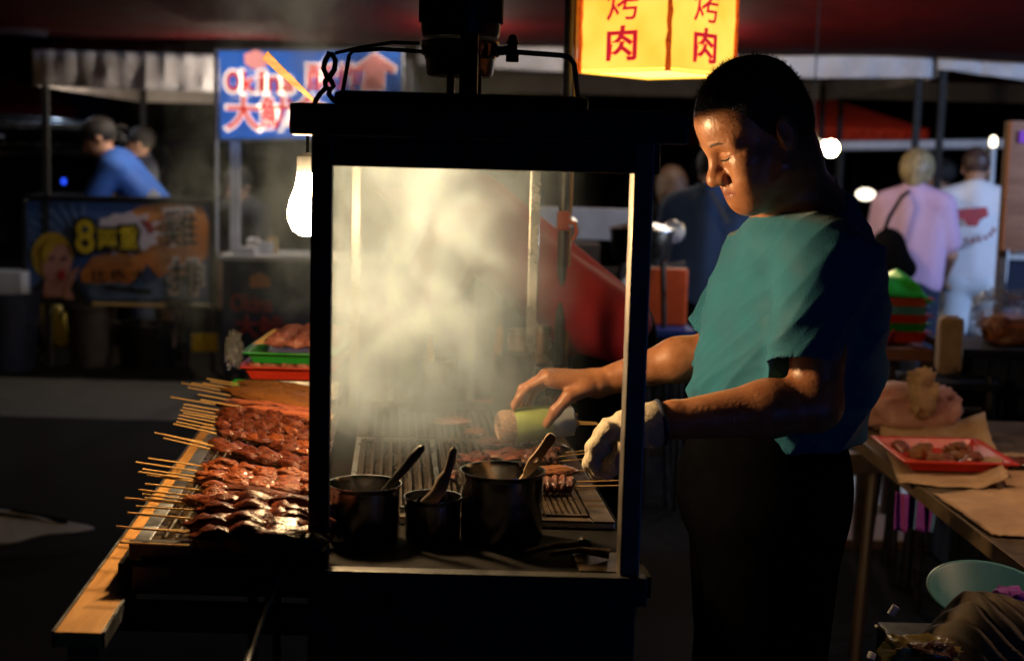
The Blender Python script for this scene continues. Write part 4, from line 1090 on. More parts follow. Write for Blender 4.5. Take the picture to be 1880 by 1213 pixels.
# hood
cpart('hood', xl0 - .028, W(1258, 240, YF).x, YF + .0015, YB + .05, zh1 + .02, zh2, 'black', bevel=.004)
cpart('hood_lip', xl0 - .028, W(1258, 240, YF).x, YF - .03, YF + .001, zh1, zh2 + .0005, 'black', bevel=.004)
cpart('hood_fascia', xl0 + .004, xr1 + .008, YF + .002, YF + .014, zh0, zh1 + .0185, 'black')
cpart('hood_fascia', xl0 + .004, xr1 + .008, YB - .014, YB - .002, zh0, zh1 + .018, 'black')
zt2 = W(890, 172, YF + .1).z
cpart('hood_cap', W(622, 180, YF + .1).x, W(1094, 190, YF + .1).x, YF + .1, YB - .25, zh2 + .001, zt2, 'black', bevel=.012)
for k in range(5):   # rivets along the fascia
    x = xl0 + .05 + k * (xr1 - xl0 - .1) / 4
    MB().lathe([(.001, -.003), (.003, -.002), (.004, 0)], (x, YF + .002, zh1 - .02), 10, (0, 1, 0)).build('rivet', M['black'], cart)
# counter, front ledge, body
cpart('counter', xl0 - .27, xr1 + .02, YF + .015, YB, CZ - .03, CZ, 'blackmat', bevel=0)  # black colour stands for the shade cast by pots and grill box
cpart('counter_lit_spot', xr1 - .08, xr1 - .004, YF + .03, YF + .13, CZ + .0005, CZ + .003, 'steeldirty', bevel=0)  # browner plate paints in the lit spot at the right of the counter
cpart('front_ledge', xl0 - .245, xr1 + .01, YF - .012, YF + .013, CZ - .035, CZ + .006, 'black')
cpart('front_panel', xl0 - .0, xr1 + .0, YF + .02, YF + .04, .22, CZ - .036, 'black')
cpart('side_panel', xl0 - .0, xl0 + .02, YF + .045, YB, .22, CZ - .036, 'black')
cpart('side_panel', xr1 - .02, xr1, YF + .045, YB, .22, CZ - .036, 'black')
cpart('back_panel', xl0 + .025, xr1 - .025, YB - .02, YB, .22, CZ - .036, 'black')
for x in (xl0 + .02, xr1 - .05):
    for y in (YF + .2, YB - .25):
        w = MB().lathe([(.001, -.025), (.09, -.025), (.125, -.018), (.13, 0), (.125, .018), (.09, .025), (.001, .025)], (sx_(x, y) + (-.03 if x < -.1 else .06), y, .13), 24, (1, 0, 0)).build('wheel', M['rubber'], cart, smooth=True)
        MB().lathe([(.001, -.03), (.07, -.028), (.08, -.02), (.08, .02), (.07, .028), (.001, .03)], (sx_(x, y) + (-.03 if x < -.1 else .06), y, .13), 20, (1, 0, 0)).build('rim', M['steel'], w)
for y in (YF + .2, YB - .25): MB().box((sx_(xl0 + .02, y), y - .015, .12), (sx_(xr1 - .02, y), y + .015, .25)).build('axle_frame', M['black'], cart)
MB().tube([W(508, 1062, 1.93), W(478, 1140, 1.84), W(452, 1222, 1.75), W(440, 1270, 1.70)], .0055, 8).build('push_bar', M['edgesteel'], cart, smooth=True)
# side plank
zp = .835
pl = [Z(100, 1159, zp), Z(196, 1161, zp)]
y0p = pl[0].y; wp_ = (pl[1].x - pl[0].x) * .9
x0p = pl[0].x - SH * (y0p - YF)
cbox(x0p, x0p + wp_, y0p, 3.2, zp - .02, zp).build('side_plank', M['wood'], cart, .0015)
MB().box((x0p - .0035, y0p, zp - .021), (x0p - .0005, 3.2, zp + .0015), SH, YF).build('plank_edge', M['edgesteel'], cart)
MB().box((x0p + wp_ + .0005, y0p, zp - .021), (x0p + wp_ + .0045, 3.2, zp + .0015), SH, YF).build('plank_edge', M['edgesteel'], cart)
for y in (1.95, 2.6, 3.15): MB().box((sx_(x0p + .02, y), y, zp - .06), (sx_(xl0 + .01, y), y + .025, zp - .021)).build('bracket', M['black'], cart)
MB().box((sx_(x0p + .012, 1.84), 1.80, 0), (sx_(x0p + .045, 1.84), 1.83, zp - .021)).build('plank_leg', M['darkwood'], cart)

# exhaust motor on the hood
Ym = 2.45
mc = W(845, 100, Ym); r = pxw(73, Ym)
fan = thing('exhaust_blower', 'black round exhaust blower motor mounted above the hood', 'blower', (mc.x, Ym, zt2))
zz = lambda py: W(845, py, Ym).z
MB().lathe([(.001, zz(56) + .12), (r * 1.0, zz(56) + .12), (r, zz(20)), (r * .97, zz(62)), (r * .93, zz(70)), (.001, zz(70))], (mc.x, Ym, 0), 40).build('motor_housing', M['black'], fan, smooth=True)
for i in range(28):
    a = 2 * math.pi * i / 28
    MB().obox((mc.x + r * 1.0 * math.cos(a), Ym + r * 1.0 * math.sin(a), zz(15) + .03), (.006, .003, .11), Euler((0, 0, a))).build('cooling_fin', M['black'], fan)
MB().lathe([(.001, zz(77)), (r * .95, zz(77)), (r * .97, zz(80)), (r * .93, zz(83)), (r * .9, zz(103)), (r * .86, zz(105)), (.001, zz(105))], (mc.x, Ym, 0), 40).build('vent_ring', M['chrome'], fan, smooth=True)
for i in range(24):
    a = 2 * math.pi * i / 24
    MB().obox((mc.x + r * .92 * math.cos(a), Ym + r * .92 * math.sin(a), zz(93)), (.006, .0035, .018), Euler((0, 0, a))).build('ring_fin', M['chrome'], fan)
MB().lathe([(.001, zz(104)), (r * .88, zz(104)), (r * .89, zz(108)), (r * .86, zz(111)), (r * .83, zz(136)), (r * .78, zz(141)), (.001, zz(141))], (mc.x, Ym, 0), 40).build('lower_collar', M['chrome'], fan, smooth=True)
for px in (829, 878):
    a = W(px, 140, Ym); MB().obox((a.x, Ym - .03, (zz(140) + zt2) / 2 + .001), (pxw(14, Ym), .006, zz(140) - zt2)).build('mount_bracket', M['chrome'], fan, .001)
MB().box((W(845, 100, 2.30).x, 2.28, zt2 + .001), (W(878, 100, 2.30).x, 2.31, W(860, 62, 2.3).z)).build('support_post', M['black'], fan, .002)
MB().cyl(W(905, 95, Ym), W(938, 92, Ym), .008).build('side_rod', M['black'], fan)
MB().lathe([(.001, -.02), (.011, -.02), (.011, -.008), (.008, -.006), (.008, .008), (.011, .01), (.006, .024), (.001, .026)], W(941, 92, Ym), 16).build('wing_nut', M['black'], fan)
ra = W(955, 97, Ym)
MB().tube([W(948, 96, Ym), W(1030, 102, Ym), W(1046, 106, Ym), W(1054, 118, Ym), W(1062, 183, Ym)], .0045, 8).build('bent_rod', M['poststeel'], fan, smooth=True)
MB().tube([W(790, 96, Ym), W(700, 90, Ym), W(648, 94, Ym), W(641, 102, Ym), W(627, 180, Ym)], .0035, 8).build('bent_rod', M['black'], fan, smooth=True)
MB().tube([W(770, 80, Ym), W(720, 78, Ym), W(660, 88, Ym), W(615, 98, Ym)], .003, 8).build('power_cord', M['rubber'], fan, smooth=True)
# lit board lying on the hood cap behind the blower
bd = MB().box((W(655, 170, 2.8).x, 2.72, zt2 + .001), (W(850, 170, 2.8).x, 3.02, zt2 + .018)).build('pale_board', M['paper'], None, .003)
tag(bd, 'flat pale brown board lying on the hood cap behind the blower', 'board')
# looped cord and carved stick
cord = MB()
cl_ = [(604, 100), (597, 112), (594, 126), (600, 140), (609, 150), (612, 158), (606, 166), (598, 160), (597, 150), (606, 140), (614, 128), (616, 112), (610, 100), (602, 99)]
cord.tube([W(x, y, 2.2 + .006 * math.sin(i * 1.3)) for i, (x, y) in enumerate(cl_)], .0042, 8)
cord.tube([W(600, 160, 2.2), W(588, 172, 2.2), W(580, 184, 2.2), W(578, 192, 2.2)], .004, 8)
cord.tube([W(606, 160, 2.2), W(604, 174, 2.2), W(612, 184, 2.2), W(622, 188, 2.2)], .004, 8)
o = cord.build('looped_cord', M['black'], None, smooth=True); tag(o, 'black knotted cord loop standing on the left end of the hood', 'cord')
def stick():
    Y = 2.75
    a, b = W(487, 104, Y), W(582, 190, Y)
    d = (b - a).normalized(); s = d.cross(Vector((0, 1, 0))).normalized()
    if s.z < 0: s = -s
    w0, w1 = pxw(15, Y), pxw(7, Y)
    pts = [a + s * w0 * .7 - d * .004, a - s * w0 * .45 - d * .002, a.lerp(b, .3) - s * w0 * .5, a.lerp(b, .7) - s * w1 * .75, b - s * w1 * .5, b + s * w1 * .4, a.lerp(b, .6) + s * w1 * .8, a.lerp(b, .25) + s * w0 * .5]
    o = MB().prism(pts, (0, .006, 0)).build('bamboo_slat', M['woodhandle'], None, .001)
    tag(o, 'pale bamboo slat leaning out from the left end of the hood', 'slat')
stick()

# bare bulb by the left post
Bc = W(564, 376, 2.42)
lb = thing('bare_bulb', 'large glowing bare bulb hanging beside the left front post', 'bulb', Bc)
k = pxw(1, 2.42)
MB().lathe([(.001, -58 * k), (14 * k, -56 * k), (27 * k, -46 * k), (35 * k, -28 * k), (36 * k, -12 * k), (32 * k, 8 * k), (24 * k, 28 * k), (20 * k, 44 * k), (19 * k, 58 * k), (.001, 58 * k)], Bc, 28).build('glass', M['bulb_glow'], lb, smooth=True)
MB().lathe([(19 * k, 59 * k), (20 * k, 62 * k), (20 * k, 88 * k), (8 * k, 94 * k), (.001, 95 * k)], Bc, 20).build('socket', M['milky_plastic'], lb, smooth=True)
MB().cyl(Bc + Vector((0, 0, 94 * k)), (Bc.x, Bc.y, zh1 + .022), .003, seg=6).build('wire', M['rubber'], lb)

# ------------------------------------------------------------------ grill
gz = .884
gr = thing('charcoal_grill', 'charcoal grill box with iron grates in the cart counter', 'grill', (sx_(-.05, 2.6), 2.6, CZ))
gx0, gx1 = Z(640, 890, gz).x - SH * (Z(640, 890, gz).y - YF), Z(1128, 953, gz).x - SH * (Z(1128, 953, gz).y - YF)
yg0 = Z(1060, 953, gz).y
def gbox(name, x0, x1, y0, y1, z0, z1, m, b=.0015): return cbox(x0, x1, y0, y1, z0, z1).build(name, M[m], gr, b)
gbox('box_wall', gx0, gx1, yg0, yg0 + .012, CZ + .001, gz - .004, 'steel')
gbox('box_wall', gx0, gx1, YB - .07, YB - .058, CZ + .001, gz + .01, 'steeldirty')
gbox('rim', gx1 - .035, gx1, yg0 - .002, YB - .075, gz - .006, gz - .002, 'steeldirty')
gbox('rim', gx0, gx0 + .02, yg0 - .002, YB - .075, gz - .006, gz - .002, 'steeldirty')
gbox('rim', gx0 + .021, gx1 - .036, yg0 - .002, yg0 + .02, gz - .006, gz - .002, 'steeldirty')
# ember bed
def embers():
    g = []; n = 60
    for j in range(n + 1):
        row = []
        for i in range(n + 1):
            Y = yg0 + .02 + (YB - .1 - yg0) * j / n; x = gx0 + .01 + (gx1 - gx0 - .02) * i / n
            row.append((sx_(x, Y), Y, CZ + .002 + .006 * mnoise.noise(Vector((x * 60, Y * 60, 0)))))
        g.append(row)
    o = MB().grid(g).build('charcoal', M['ember'], gr, smooth=False); o['kind'] = 'stuff'
embers()
def grate(x0, x1, y0, y1, n, z, m, frame_m):
    f = MB(); w = .009
    fr = f.box((x0, y0, z - .006), (x0 + w, y1, z), SH, YF).box((x1 - w, y0, z - .006), (x1, y1, z), SH, YF).box((x0 + w + .0005, y0, z - .006), (x1 - w - .0005, y0 + w, z - .0005), SH, YF).box((x0 + w + .0005, y1 - w, z - .006), (x1 - w - .0005, y1, z - .0005), SH, YF).build('grate', M[frame_m], gr)
    for i in range(n):
        x = x0 + w + (x1 - x0 - 2 * w) * (i + .5) / n
        MB().box((x - .0028, y0 + w + .0005, z - .007), (x + .0028, y1 - w - .0005, z - .0012), SH, YF).build('grate_bar', M[m], fr)
ygm = Z(820, 806, gz).y
grate(gx0 + .002, gx0 + .16, yg0 + .05, ygm, 8, gz + .001, 'iron', 'steel')
grate(gx0 + .168, gx0 + .32, yg0 + .05, ygm, 9, gz + .0005, 'iron', 'iron')
xg = Z(1088, 900, gz); xg1 = xg.x - SH * (xg.y - YF)
grate(gx0 + .325, gx1 - .04, yg0 + .025, ygm + .25, 5, gz + .0007, 'iron', 'steeldirty')
grate(gx0 + .002, gx0 + .16, ygm + .012, YB - .09, 8, gz + .001, 'iron', 'iron')
grate(gx0 + .168, gx0 + .32, ygm + .012, YB - .09, 9, gz + .0005, 'iron', 'iron')

# ------------------------------------------------------------------ pots and their brushes
def pot(label, px, pyr, wpx, pbot, Y, m='potsteel', group='steel sauce pots on the cart'):
    c = W(px, pbot, Y); rad = pxw(wpx, Y) / 2 * .99
    zr = W(px, pyr, Y).z; zb = CZ + .001
    t = thing('sauce_pot', label, 'pot', (c.x, Y, zb), group)
    h = zr - zb
    MB().lathe([(.001, 0), (rad * .93, 0), (rad * .97, .006), (rad * .97, h - .008), (rad * .985, h - .004), (rad * 1.02, h - .001), (rad * 1.02, h + .0012), (rad * .985, h + .0008), (rad * .955, h - .006), (rad * .955, .012), (.001, .012)], (c.x, Y, zb), 64).build('pot_body', M[m], t, smooth=True)
    MB().lathe([(.001, h * .25), (rad * .945, h * .25), (.001, h * .25 + .0015)], (c.x, Y, zb), 40).build('sauce', M['glazedark'], t, smooth=True)
    return t, zr, rad
Yp = 2.13
P1 = pot('left steel sauce pot with black handled brush beside the left post', 668, 887, 138, 1018, Yp)
P2 = pot('smallest low steel pot between the two larger sauce pots', 793, 911, 108, 1018, Yp + .01)
P3 = pot('tallest wide steel pot with pale wooden handle in it', 919, 863, 160, 1016, Yp + .02)
def handle(name, label, pts, rr, Y0, Y1, m, cat, flat=.45, extra=None):
    n = len(pts); ring = []
    mb = MB()
    P = [W(x, y, Y0 + (Y1 - Y0) * i / (n - 1)) for i, (x, y) in enumerate(pts)]
    mb.tube(P, [pxw(q, Y0) for q in rr], 14)
    o = mb.build(name, M[m], None, smooth=True)
    tag(o, label, cat)
    return o, P
o, P = handle('basting_brush', 'basting brush with black rounded handle in the left pot', [(777, 819), (774, 822), (760, 838), (742, 860), (724, 880), (706, 900), (692, 918)], [3, 7.5, 9.5, 8.5, 7.5, 6, 6], Yp - .02, Yp + .0, 'black', 'brush')
MB().tube([P[-1], P[-1] + Vector((-.012, .01, -.02))], [.011, .013], 10).build('bristles', M['black_cloth'], o)
o, P = handle('basting_brush', 'dark basting brush with flat tapered handle in the smallest pot', [(834, 821), (832, 826), (828, 846), (822, 866), (814, 880), (808, 896), (796, 912), (776, 924)], [3, 7.5, 8.5, 8, 13, 14, 13, 8], Yp - .02, Yp, 'woodhandle', 'brush')
o.data.materials[0] = M['darkwood']
MB().tube([P[-1], P[-1] + Vector((-.02, .01, -.014))], [.012, .014], 10).build('bristles', M['black_cloth'], o)
# wooden handle with hanging hole in the tall pot
def paddle():
    Y = Yp + .015
    a, b = W(1016, 797, Y), W(962, 874, Y)
    d = (b - a).normalized(); s = d.cross(Vector((0, 1, 0))).normalized()
    w = pxw(1, Y)
    prof = [(0, 3), (.02, 7.5), (.1, 9.5), (.3, 8.5), (.52, 9), (.66, 11), (.8, 9), (.92, 6.5), (1, 2)]
    L = (b - a).length
    bm = bmesh.new()
    def pt(t, q, y): return a + d * L * t + s * q * w + Vector((0, y, 0))
    outer = [(t, q) for t, q in prof] + [(t, -q) for t, q in reversed(prof)]
    # hole ring
    hc = .60; hr = 3.6
    hole = [(hc + hr * w / L * 1.6 * math.cos(x), hr * math.sin(x)) for x in [2 * math.pi * i / 14 for i in range(14)]]
    for y in (-.005, .005):
        vo = [bm.verts.new(pt(t, q, y)) for t, q in outer]; vh = [bm.verts.new(pt(t, q, y)) for t, q in hole]
        eo = [bm.edges.new((vo[i], vo[(i + 1) % len(vo)])) for i in range(len(vo))]
        eh = [bm.edges.new((vh[i], vh[(i + 1) % len(vh)])) for i in range(len(vh))]
        bmesh.ops.triangle_fill(bm, edges=eo + eh, use_beauty=True)
    bm.verts.ensure_lookup_table()
    n0, nh = len(outer), len(hole); o2 = n0 + nh
    for i in range(n0):
        bm.faces.new((bm.verts[i], bm.verts[(i + 1) % n0], bm.verts[o2 + (i + 1) % n0], bm.verts[o2 + i]))
    for i in range(nh):
        bm.faces.new((bm.verts[n0 + i], bm.verts[n0 + (i + 1) % nh], bm.verts[o2 + n0 + (i + 1) % nh], bm.verts[o2 + n0 + i]))
    bmesh.ops.recalc_face_normals(bm, faces=bm.faces[:])
    me = bpy.data.meshes.new('wooden_spatula'); bm.to_mesh(me); bm.free()
    o = make('wooden_spatula', me, M['woodhandle'], None, False)
    tag(o, 'wooden handle with a hanging hole leaning in the tall pot', 'spatula')
    MB().tube([b - d * .003, b + d * .05], [.004, .006], 10).build('shaft', M['woodhandle'], o)
paddle()
# tongs on the counter
tg = thing('tongs', 'dark steel tongs lying on the counter front at right', 'tongs', W(1040, 1008, 2.06))
for k, (a, b) in enumerate((((962, 1014), (1076, 1000)), ((1010, 1016), (1118, 1016)))):
    A, B = Z(*a, CZ + .010), Z(*b, CZ + .012)
    MB().tube([A, A.lerp(B, .5) + Vector((0, 0, .006)), B], [.004, .005, .008], 8).build('arm', M['iron'], tg, smooth=True)
MB().lathe([(.008, -.003), (.012, -.003), (.012, .003), (.008, .003), (.008, -.003)], Z(1072, 999, CZ + .014), 18, (0, 1, .4)).build('hinge_ring', M['chrome'], tg, smooth=True)

# pots and jars at the back of the cart
Yk = 3.16
def backpot(label, px, py, w, h, m='potsteel'):
    c = W(px, py + h, Yk); rad = pxw(w, Yk) / 2
    t = thing('steel_pot', label, 'pot', (c.x, Yk, gz + .004), 'steel pots at the back of the grill')
    hh = W(px, py, Yk).z - gz - .004
    MB().lathe([(.001, 0), (rad * .96, 0), (rad, .005), (rad, hh - .005), (rad * 1.04, hh), (rad * .97, hh), (rad * .95, .01), (.001, .01)], (c.x, Yk, gz + .004), 40).build('pot_body', M[m], t, smooth=True)
    return t
backpot('tall steel pot with wooden paddle at the back of the grill', 940, 648, 70, 80)
backpot('steel pot lost in smoke at the back of the grill', 806, 660, 66, 62)
o, P = handle('wooden_paddle', 'wooden paddle standing in the back steel pot', [(919, 598), (918, 605), (916, 630), (913, 652), (914, 680)], [3, 7, 8, 8, 6], Yk, Yk, 'woodhandle', 'paddle')
o, P = handle('wooden_paddle', 'wooden paddle blurred by smoke at the back left', [(790, 614), (790, 640), (792, 690)], [5, 7, 6], Yk, Yk, 'woodhandle', 'paddle')
def jar(label, px, p0, p1, w, Y):
    c = W(px, p1, Y); rad = pxw(w, Y) / 2; h = W(px, p0, Y).z - c.z
    t = thing('spice_jar', label, 'jar', c, 'spice jars at the back')
    MB().lathe([(.001, 0), (rad, .002), (rad, h * .72), (rad * .9, h * .8), (rad * .9, h * .83), (.001, h * .83)], c, 28).build('jar', M['green_bottle'] if False else jm, t, smooth=True)
    MB().lathe([(.001, h * .831), (rad * .94, h * .831), (rad * .94, h), (.001, h)], c, 28).build('lid', M['chrome'], t, smooth=True)
jm = mat('amber_jar', (.4, .2, .08), (.3, .13, .05), .25, scale=14, trans=.3)
xs = thing('back_shelf', 'narrow dark shelf carrying jars behind the grill', 'shelf', (W(980, 700, 3.4).x, 3.4, 0))
zsh = W(990, 668, 3.42).z
MB().box((W(905, 668, 3.42).x, 3.34, zsh - .02), (W(1015, 668, 3.42).x, 3.50, zsh)).build('board', M['darkwood'], xs)
for px in (910, 1010): MB().box((W(px, 668, 3.42).x - .01, 3.41, 0), (W(px, 668, 3.42).x + .01, 3.43, zsh - .021)).build('leg', M['darkwood'], xs)
jar('shorter amber jar half behind the back post', 952, 603, 667, 42, 3.42)
jar('taller amber jar right of the back post', 993, 598, 667, 34, 3.42)

# hanging packets and tags of the stall behind, seen through the smoke
ln = thing('packet_rack', 'stall rack with pale packets seen through the smoke', 'rack', gp(790, 5.0))
for px in (718, 868): MB().box((W(px, 500, 5.0).x - .012, 5.0, 0), (W(px, 500, 5.0).x + .012, 5.03, zv(790, 405, 5.0))).build('post', M['pole'], ln)
for py in (410, 470, 545): MB().box((W(710, py, 5.0).x, 4.99, zv(790, py, 5.0) - .006), (W(876, py, 5.0).x, 4.998, zv(790, py, 5.0) + .006)).build('rail', M['pole'], ln)
for i, (x, y, w, h, m) in enumerate(((728, 440, 28, 56, 'pinkpaper'), (768, 482, 32, 20, 'scrap'), (768, 512, 40, 24, 'pinkpaper'), (838, 488, 28, 30, 'scrap'), (826, 550, 44, 44, 'scrap'), (845, 452, 24, 24, 'scrap'), (790, 445, 26, 30, 'lilac_shirt'))):
    p = W(x, y, 4.96); a, b = pxw(w, 5) / 2, pxw(h, 5) / 2
    o = MB().obox(p, (a * 2, .05, b * 2), Euler((0, 0, random.uniform(-.3, .3)))).build('snack_packet', M[m], None, .008)
    tag(o, ('tall pink packet at the left of the smoky rack', 'small white packet in the middle of the smoky rack', 'pink packet under the small white one', 'white packet at the right of the smoky rack', 'large white packet at the bottom of the smoky rack', 'white packet high on the right of the rack', 'lilac packet high in the middle of the rack')[i], 'packet')

# ------------------------------------------------------------------ meat on the grill
BL = [blob('meat_lump', s, 3, .5, 1.9, .26, 4.5) for s in range(7)]
BS = [blob('smooth_lump', s + 20, 3, .3, 1.5, .12, 4.5) for s in range(5)]
BM_ = [blob('mince_roll', s + 40, 4, .12, 2.5, .16, 9) for s in range(4)]
cnt = {}
def skewer(label, tip, end, z0, z1, f0, kind, group, r=None, rstick=.0017):
    """bamboo stick from the pixel of its blunt tip to the pixel of its hidden end, meat from fraction f0 on"""
    A, B = Z(*tip, z0), Z(*end, z1)
    t = thing('meat_skewer', label, 'skewer', A, group)
    MB().tube([A, B], rstick, 7).build('stick', M['bamboo'], t, smooth=True)
    D = B - A; L = D.length; d = D.normalized()
    q = Vector((1, 0, 0)).rotation_difference(d).to_matrix()
    def lump(src, m, f, ln, w, h, off=(0, 0, 0), tw=0):
        o = place('meat_chunk', random.choice(src), M[m], t, A + D * f + Vector(off), (ln, w, h), q @ Matrix.Rotation(tw, 3, 'X') @ Matrix.Rotation(random.uniform(-.15, .15), 3, 'Z'))
    rem = L * (1 - f0)
    if kind == 'mince':
        lump(BM_, 'mince', f0 + (1 - f0) * .5, rem * .53, .0185, .015, (0, 0, .006))
    elif kind == 'sausage':
        lump(BS, 'pinksausage', f0 + (1 - f0) * .5, rem * .53, .012, .0105, (0, 0, .004))
    elif kind == 'chunk':
        n = 5
        for i in range(n):
            lump(BL, random.choice(['glaze', 'glaze', 'glazedark']), f0 + (1 - f0) * (i + .5) / n, rem / n * .58, random.uniform(.010, .016), random.uniform(.008, .012), (0, random.uniform(-.004, .004), .004), random.uniform(-1, 1))
    elif kind == 'bits':
        n = 8
        for i in range(n):
            lump(BL, random.choice(['glaze', 'glaze', 'glazeorange', 'glazedark']), f0 + (1 - f0) * (i + .5) / n, rem / n * .6, random.uniform(.008, .014), random.uniform(.007, .011), (0, random.uniform(-.005, .005), random.uniform(.001, .006)), random.uniform(-2, 2))
    elif kind == 'heart':
        n = 5
        for i in range(n):
            lump(BS, 'glazedark' if i % 2 else 'glaze', f0 + (1 - f0) * (i + .5) / n, rem / n * .5, .012, .0105, (0, 0, .004), random.uniform(-1, 1))
    elif kind == 'orange':
        n = 5
        for i in range(n):
            lump(BL, 'glazeorange', f0 + (1 - f0) * (i + .5) / n, rem / n * .62, random.uniform(.010, .016), random.uniform(.009, .014), (0, random.uniform(-.004, .004), .006), random.uniform(-1, 1))
    elif kind == 'strip':
        lump(BS, random.choice(['glaze', 'glazeorange']), f0 + (1 - f0) * .5, rem * .52, .0105, .010, (0, 0, .005))
        lump(BS, 'glazeorange', f0 + (1 - f0) * .12, rem * .12, .012, .011, (0, 0, .006))
    elif kind == 'big':
        lump(BL, 'glazedark', f0 + (1 - f0) * .22, rem * .2, .02, .018, (0, 0, .010))
        lump(BS, 'glazedark', f0 + (1 - f0) * .48, rem * .22, .024, .022, (0, 0, .012))
        lump(BL, 'glazedark', f0 + (1 - f0) * .74, rem * .26, .024, .022, (0, 0, .012))
        lump(BS, 'glazedark', f0 + (1 - f0) * .93, rem * .2, .016, .016, (0, 0, .010))
    return t
ORD = ['first', 'second', 'third', 'fourth', 'fifth', 'sixth', 'seventh']
rows = [
 ('mince', 'golden minced meat skewer', 'golden minced meat skewers at the back of the tray', .912, .34,
  [((380, 695), (598, 730)), ((387, 700), (598, 736)), ((352, 703), (598, 742)), ((373, 703), (598, 748)), ((334, 703), (598, 752)), ((345, 711), (598, 760))]),
 ('sausage', 'pale pink sausage skewer', 'pink sausage skewers', .912, .36, [((364, 724), (598, 766)), ((369, 734), (598, 775))]),
 ('chunk', 'dark glazed meat chunk skewer', 'dark glazed chunk skewers', .905, .30, [((314, 729), (598, 775)), ((338, 742), (598, 786)), ((336, 748), (598, 796))]),
 ('bits', 'red glazed offal skewer', 'red glazed offal skewers in the middle', .900, .29, [((332, 753), (598, 802)), ((337, 758), (598, 808)), ((329, 762), (598, 814)), ((327, 768), (598, 824)), ((325, 774), (598, 831)), ((319, 778), (598, 840))]),
 ('heart', 'skewer of brown glazed hearts', 'glazed heart skewers', .897, .34, [((284, 794), (598, 858)), ((303, 798), (598, 866)), ((301, 804), (598, 874))]),
 ('orange', 'orange marinated meat skewer', 'orange marinated skewers', .900, .34, [((273, 841), (598, 888)), ((250, 848), (598, 900)), ((262, 861), (598, 908)), ((254, 866), (598, 914)), ((270, 871), (598, 922))]),
 ('strip', 'long red strip skewer', 'long strip meat skewers near the front', .902, .30, [((267, 888), (598, 926)), ((255, 899), (598, 938)), ((262, 907), (598, 947)), ((266, 914), (598, 956)), ((230, 914), (598, 950))]),
 ('big', 'big dark glazed squid skewer', 'big dark skewers at the tray front', .905, .32, [((250, 929), (590, 952)), ((235, 941), (585, 974)), ((245, 970), (580, 984)), ((214, 966), (575, 998)), ((220, 995), (572, 1012))]),
]
for kind, lab, grp, z, f0, L in rows:
    for i, (a, b) in enumerate(L):
        skewer(f'{ORD[i]} {lab} from the back of its row', a, b, z + .004 * (i % 2), z + .002, f0 + random.uniform(-.03, .05), kind, grp)

# trays and rails under the skewers
TZ = .878
tx0, tx1 = W(248, 1008, 2.0).x - SH * (2.0 - YF) + .03, xl0 - .002
def ctray(label, y0, y1, m='traysteel', h=.02, z=TZ, x0=None, x1=None, name='meat_tray'):
    a, b = (tx0 if x0 is None else x0), (tx1 if x1 is None else x1)
    mb = MB(); f = lambda x, y, zz: (sx_(x, y), y, zz)
    L = []
    for k, dz in ((.012, 0), (.004, h), (-.004, h + .001), (.007, h + .0005), (.016, .003)):
        L.append([f(a + k, y0 + k, z + dz), f(b - k, y0 + k, z + dz), f(b - k, y1 - k, z + dz), f(a + k, y1 - k, z + dz)])
    V = [[mb.bm.verts.new(p) for p in q] for q in L]
    mb.bm.faces.new(V[0][::-1])
    for i in range(len(V) - 1):
        for k in range(4): mb.bm.faces.new((V[i][k], V[i][(k + 1) % 4], V[i + 1][(k + 1) % 4], V[i + 1][k]))
    mb.bm.faces.new(V[-1])
    return tag(mb.build(name, M[m], None, .001), label, 'tray', 'steel trays on the left counter')
ctray('front greasy steel tray under the big dark skewers', 1.985, 2.30)
ctray('greasy steel tray under the orange and heart skewers', 2.305, 2.72)
ctray('greasy steel tray under the offal and chunk skewers', 2.725, 3.02)
y0t = Z(500, 735, TZ).y
ctray('clean deep steel pan behind the golden minced skewers', 3.03, 3.27, 'steel', .05, TZ, tx0 + .055)
o = cbox(tx0 - .03, tx0 - .006, 1.975, 3.30, CZ + .001, TZ + .018).build('tray_rail', M['edgesteel'], cart, .002)
o = cbox(tx0 - .032, tx1, 1.962, 1.974, CZ + .007, TZ + .024).build('tray_front', M['black'], cart, .002)
for i, x in enumerate((tx0 + .014, tx0 + .030)):
    cbox(x, x + .003, 1.99, 3.0, TZ + .021, TZ + .0235).build('rest_rod', M['steel'], cart)
cb_ = crumple('herb_bunch', Z(438, 703, .895), (.03, .03, .02), 4, M['green_cover'], .01, 3)
tag(cb_, 'small green leaf wad beside the steel pan', 'herb')
# spoon at the front
sp = thing('metal_spoon', 'bright steel spoon leaning on the tray beside the left post', 'spoon', W(548, 1005, 1.99))
s0 = W(547, 1004, 1.993)
MB().lathe([(.001, -.004), (.008, -.003), (.012, 0), (.011, .001), (.001, -.001)], s0, 20, (-.3, -.7, .6), (1, 1.5)).build('bowl', M['steel'], sp, smooth=True)
MB().tube([s0 + Vector((.002, 0, .012)), W(552, 978, 2.0), W(556, 940, 2.03)], [.004, .003, .004], 8).build('handle', M['steel'], sp, smooth=True)

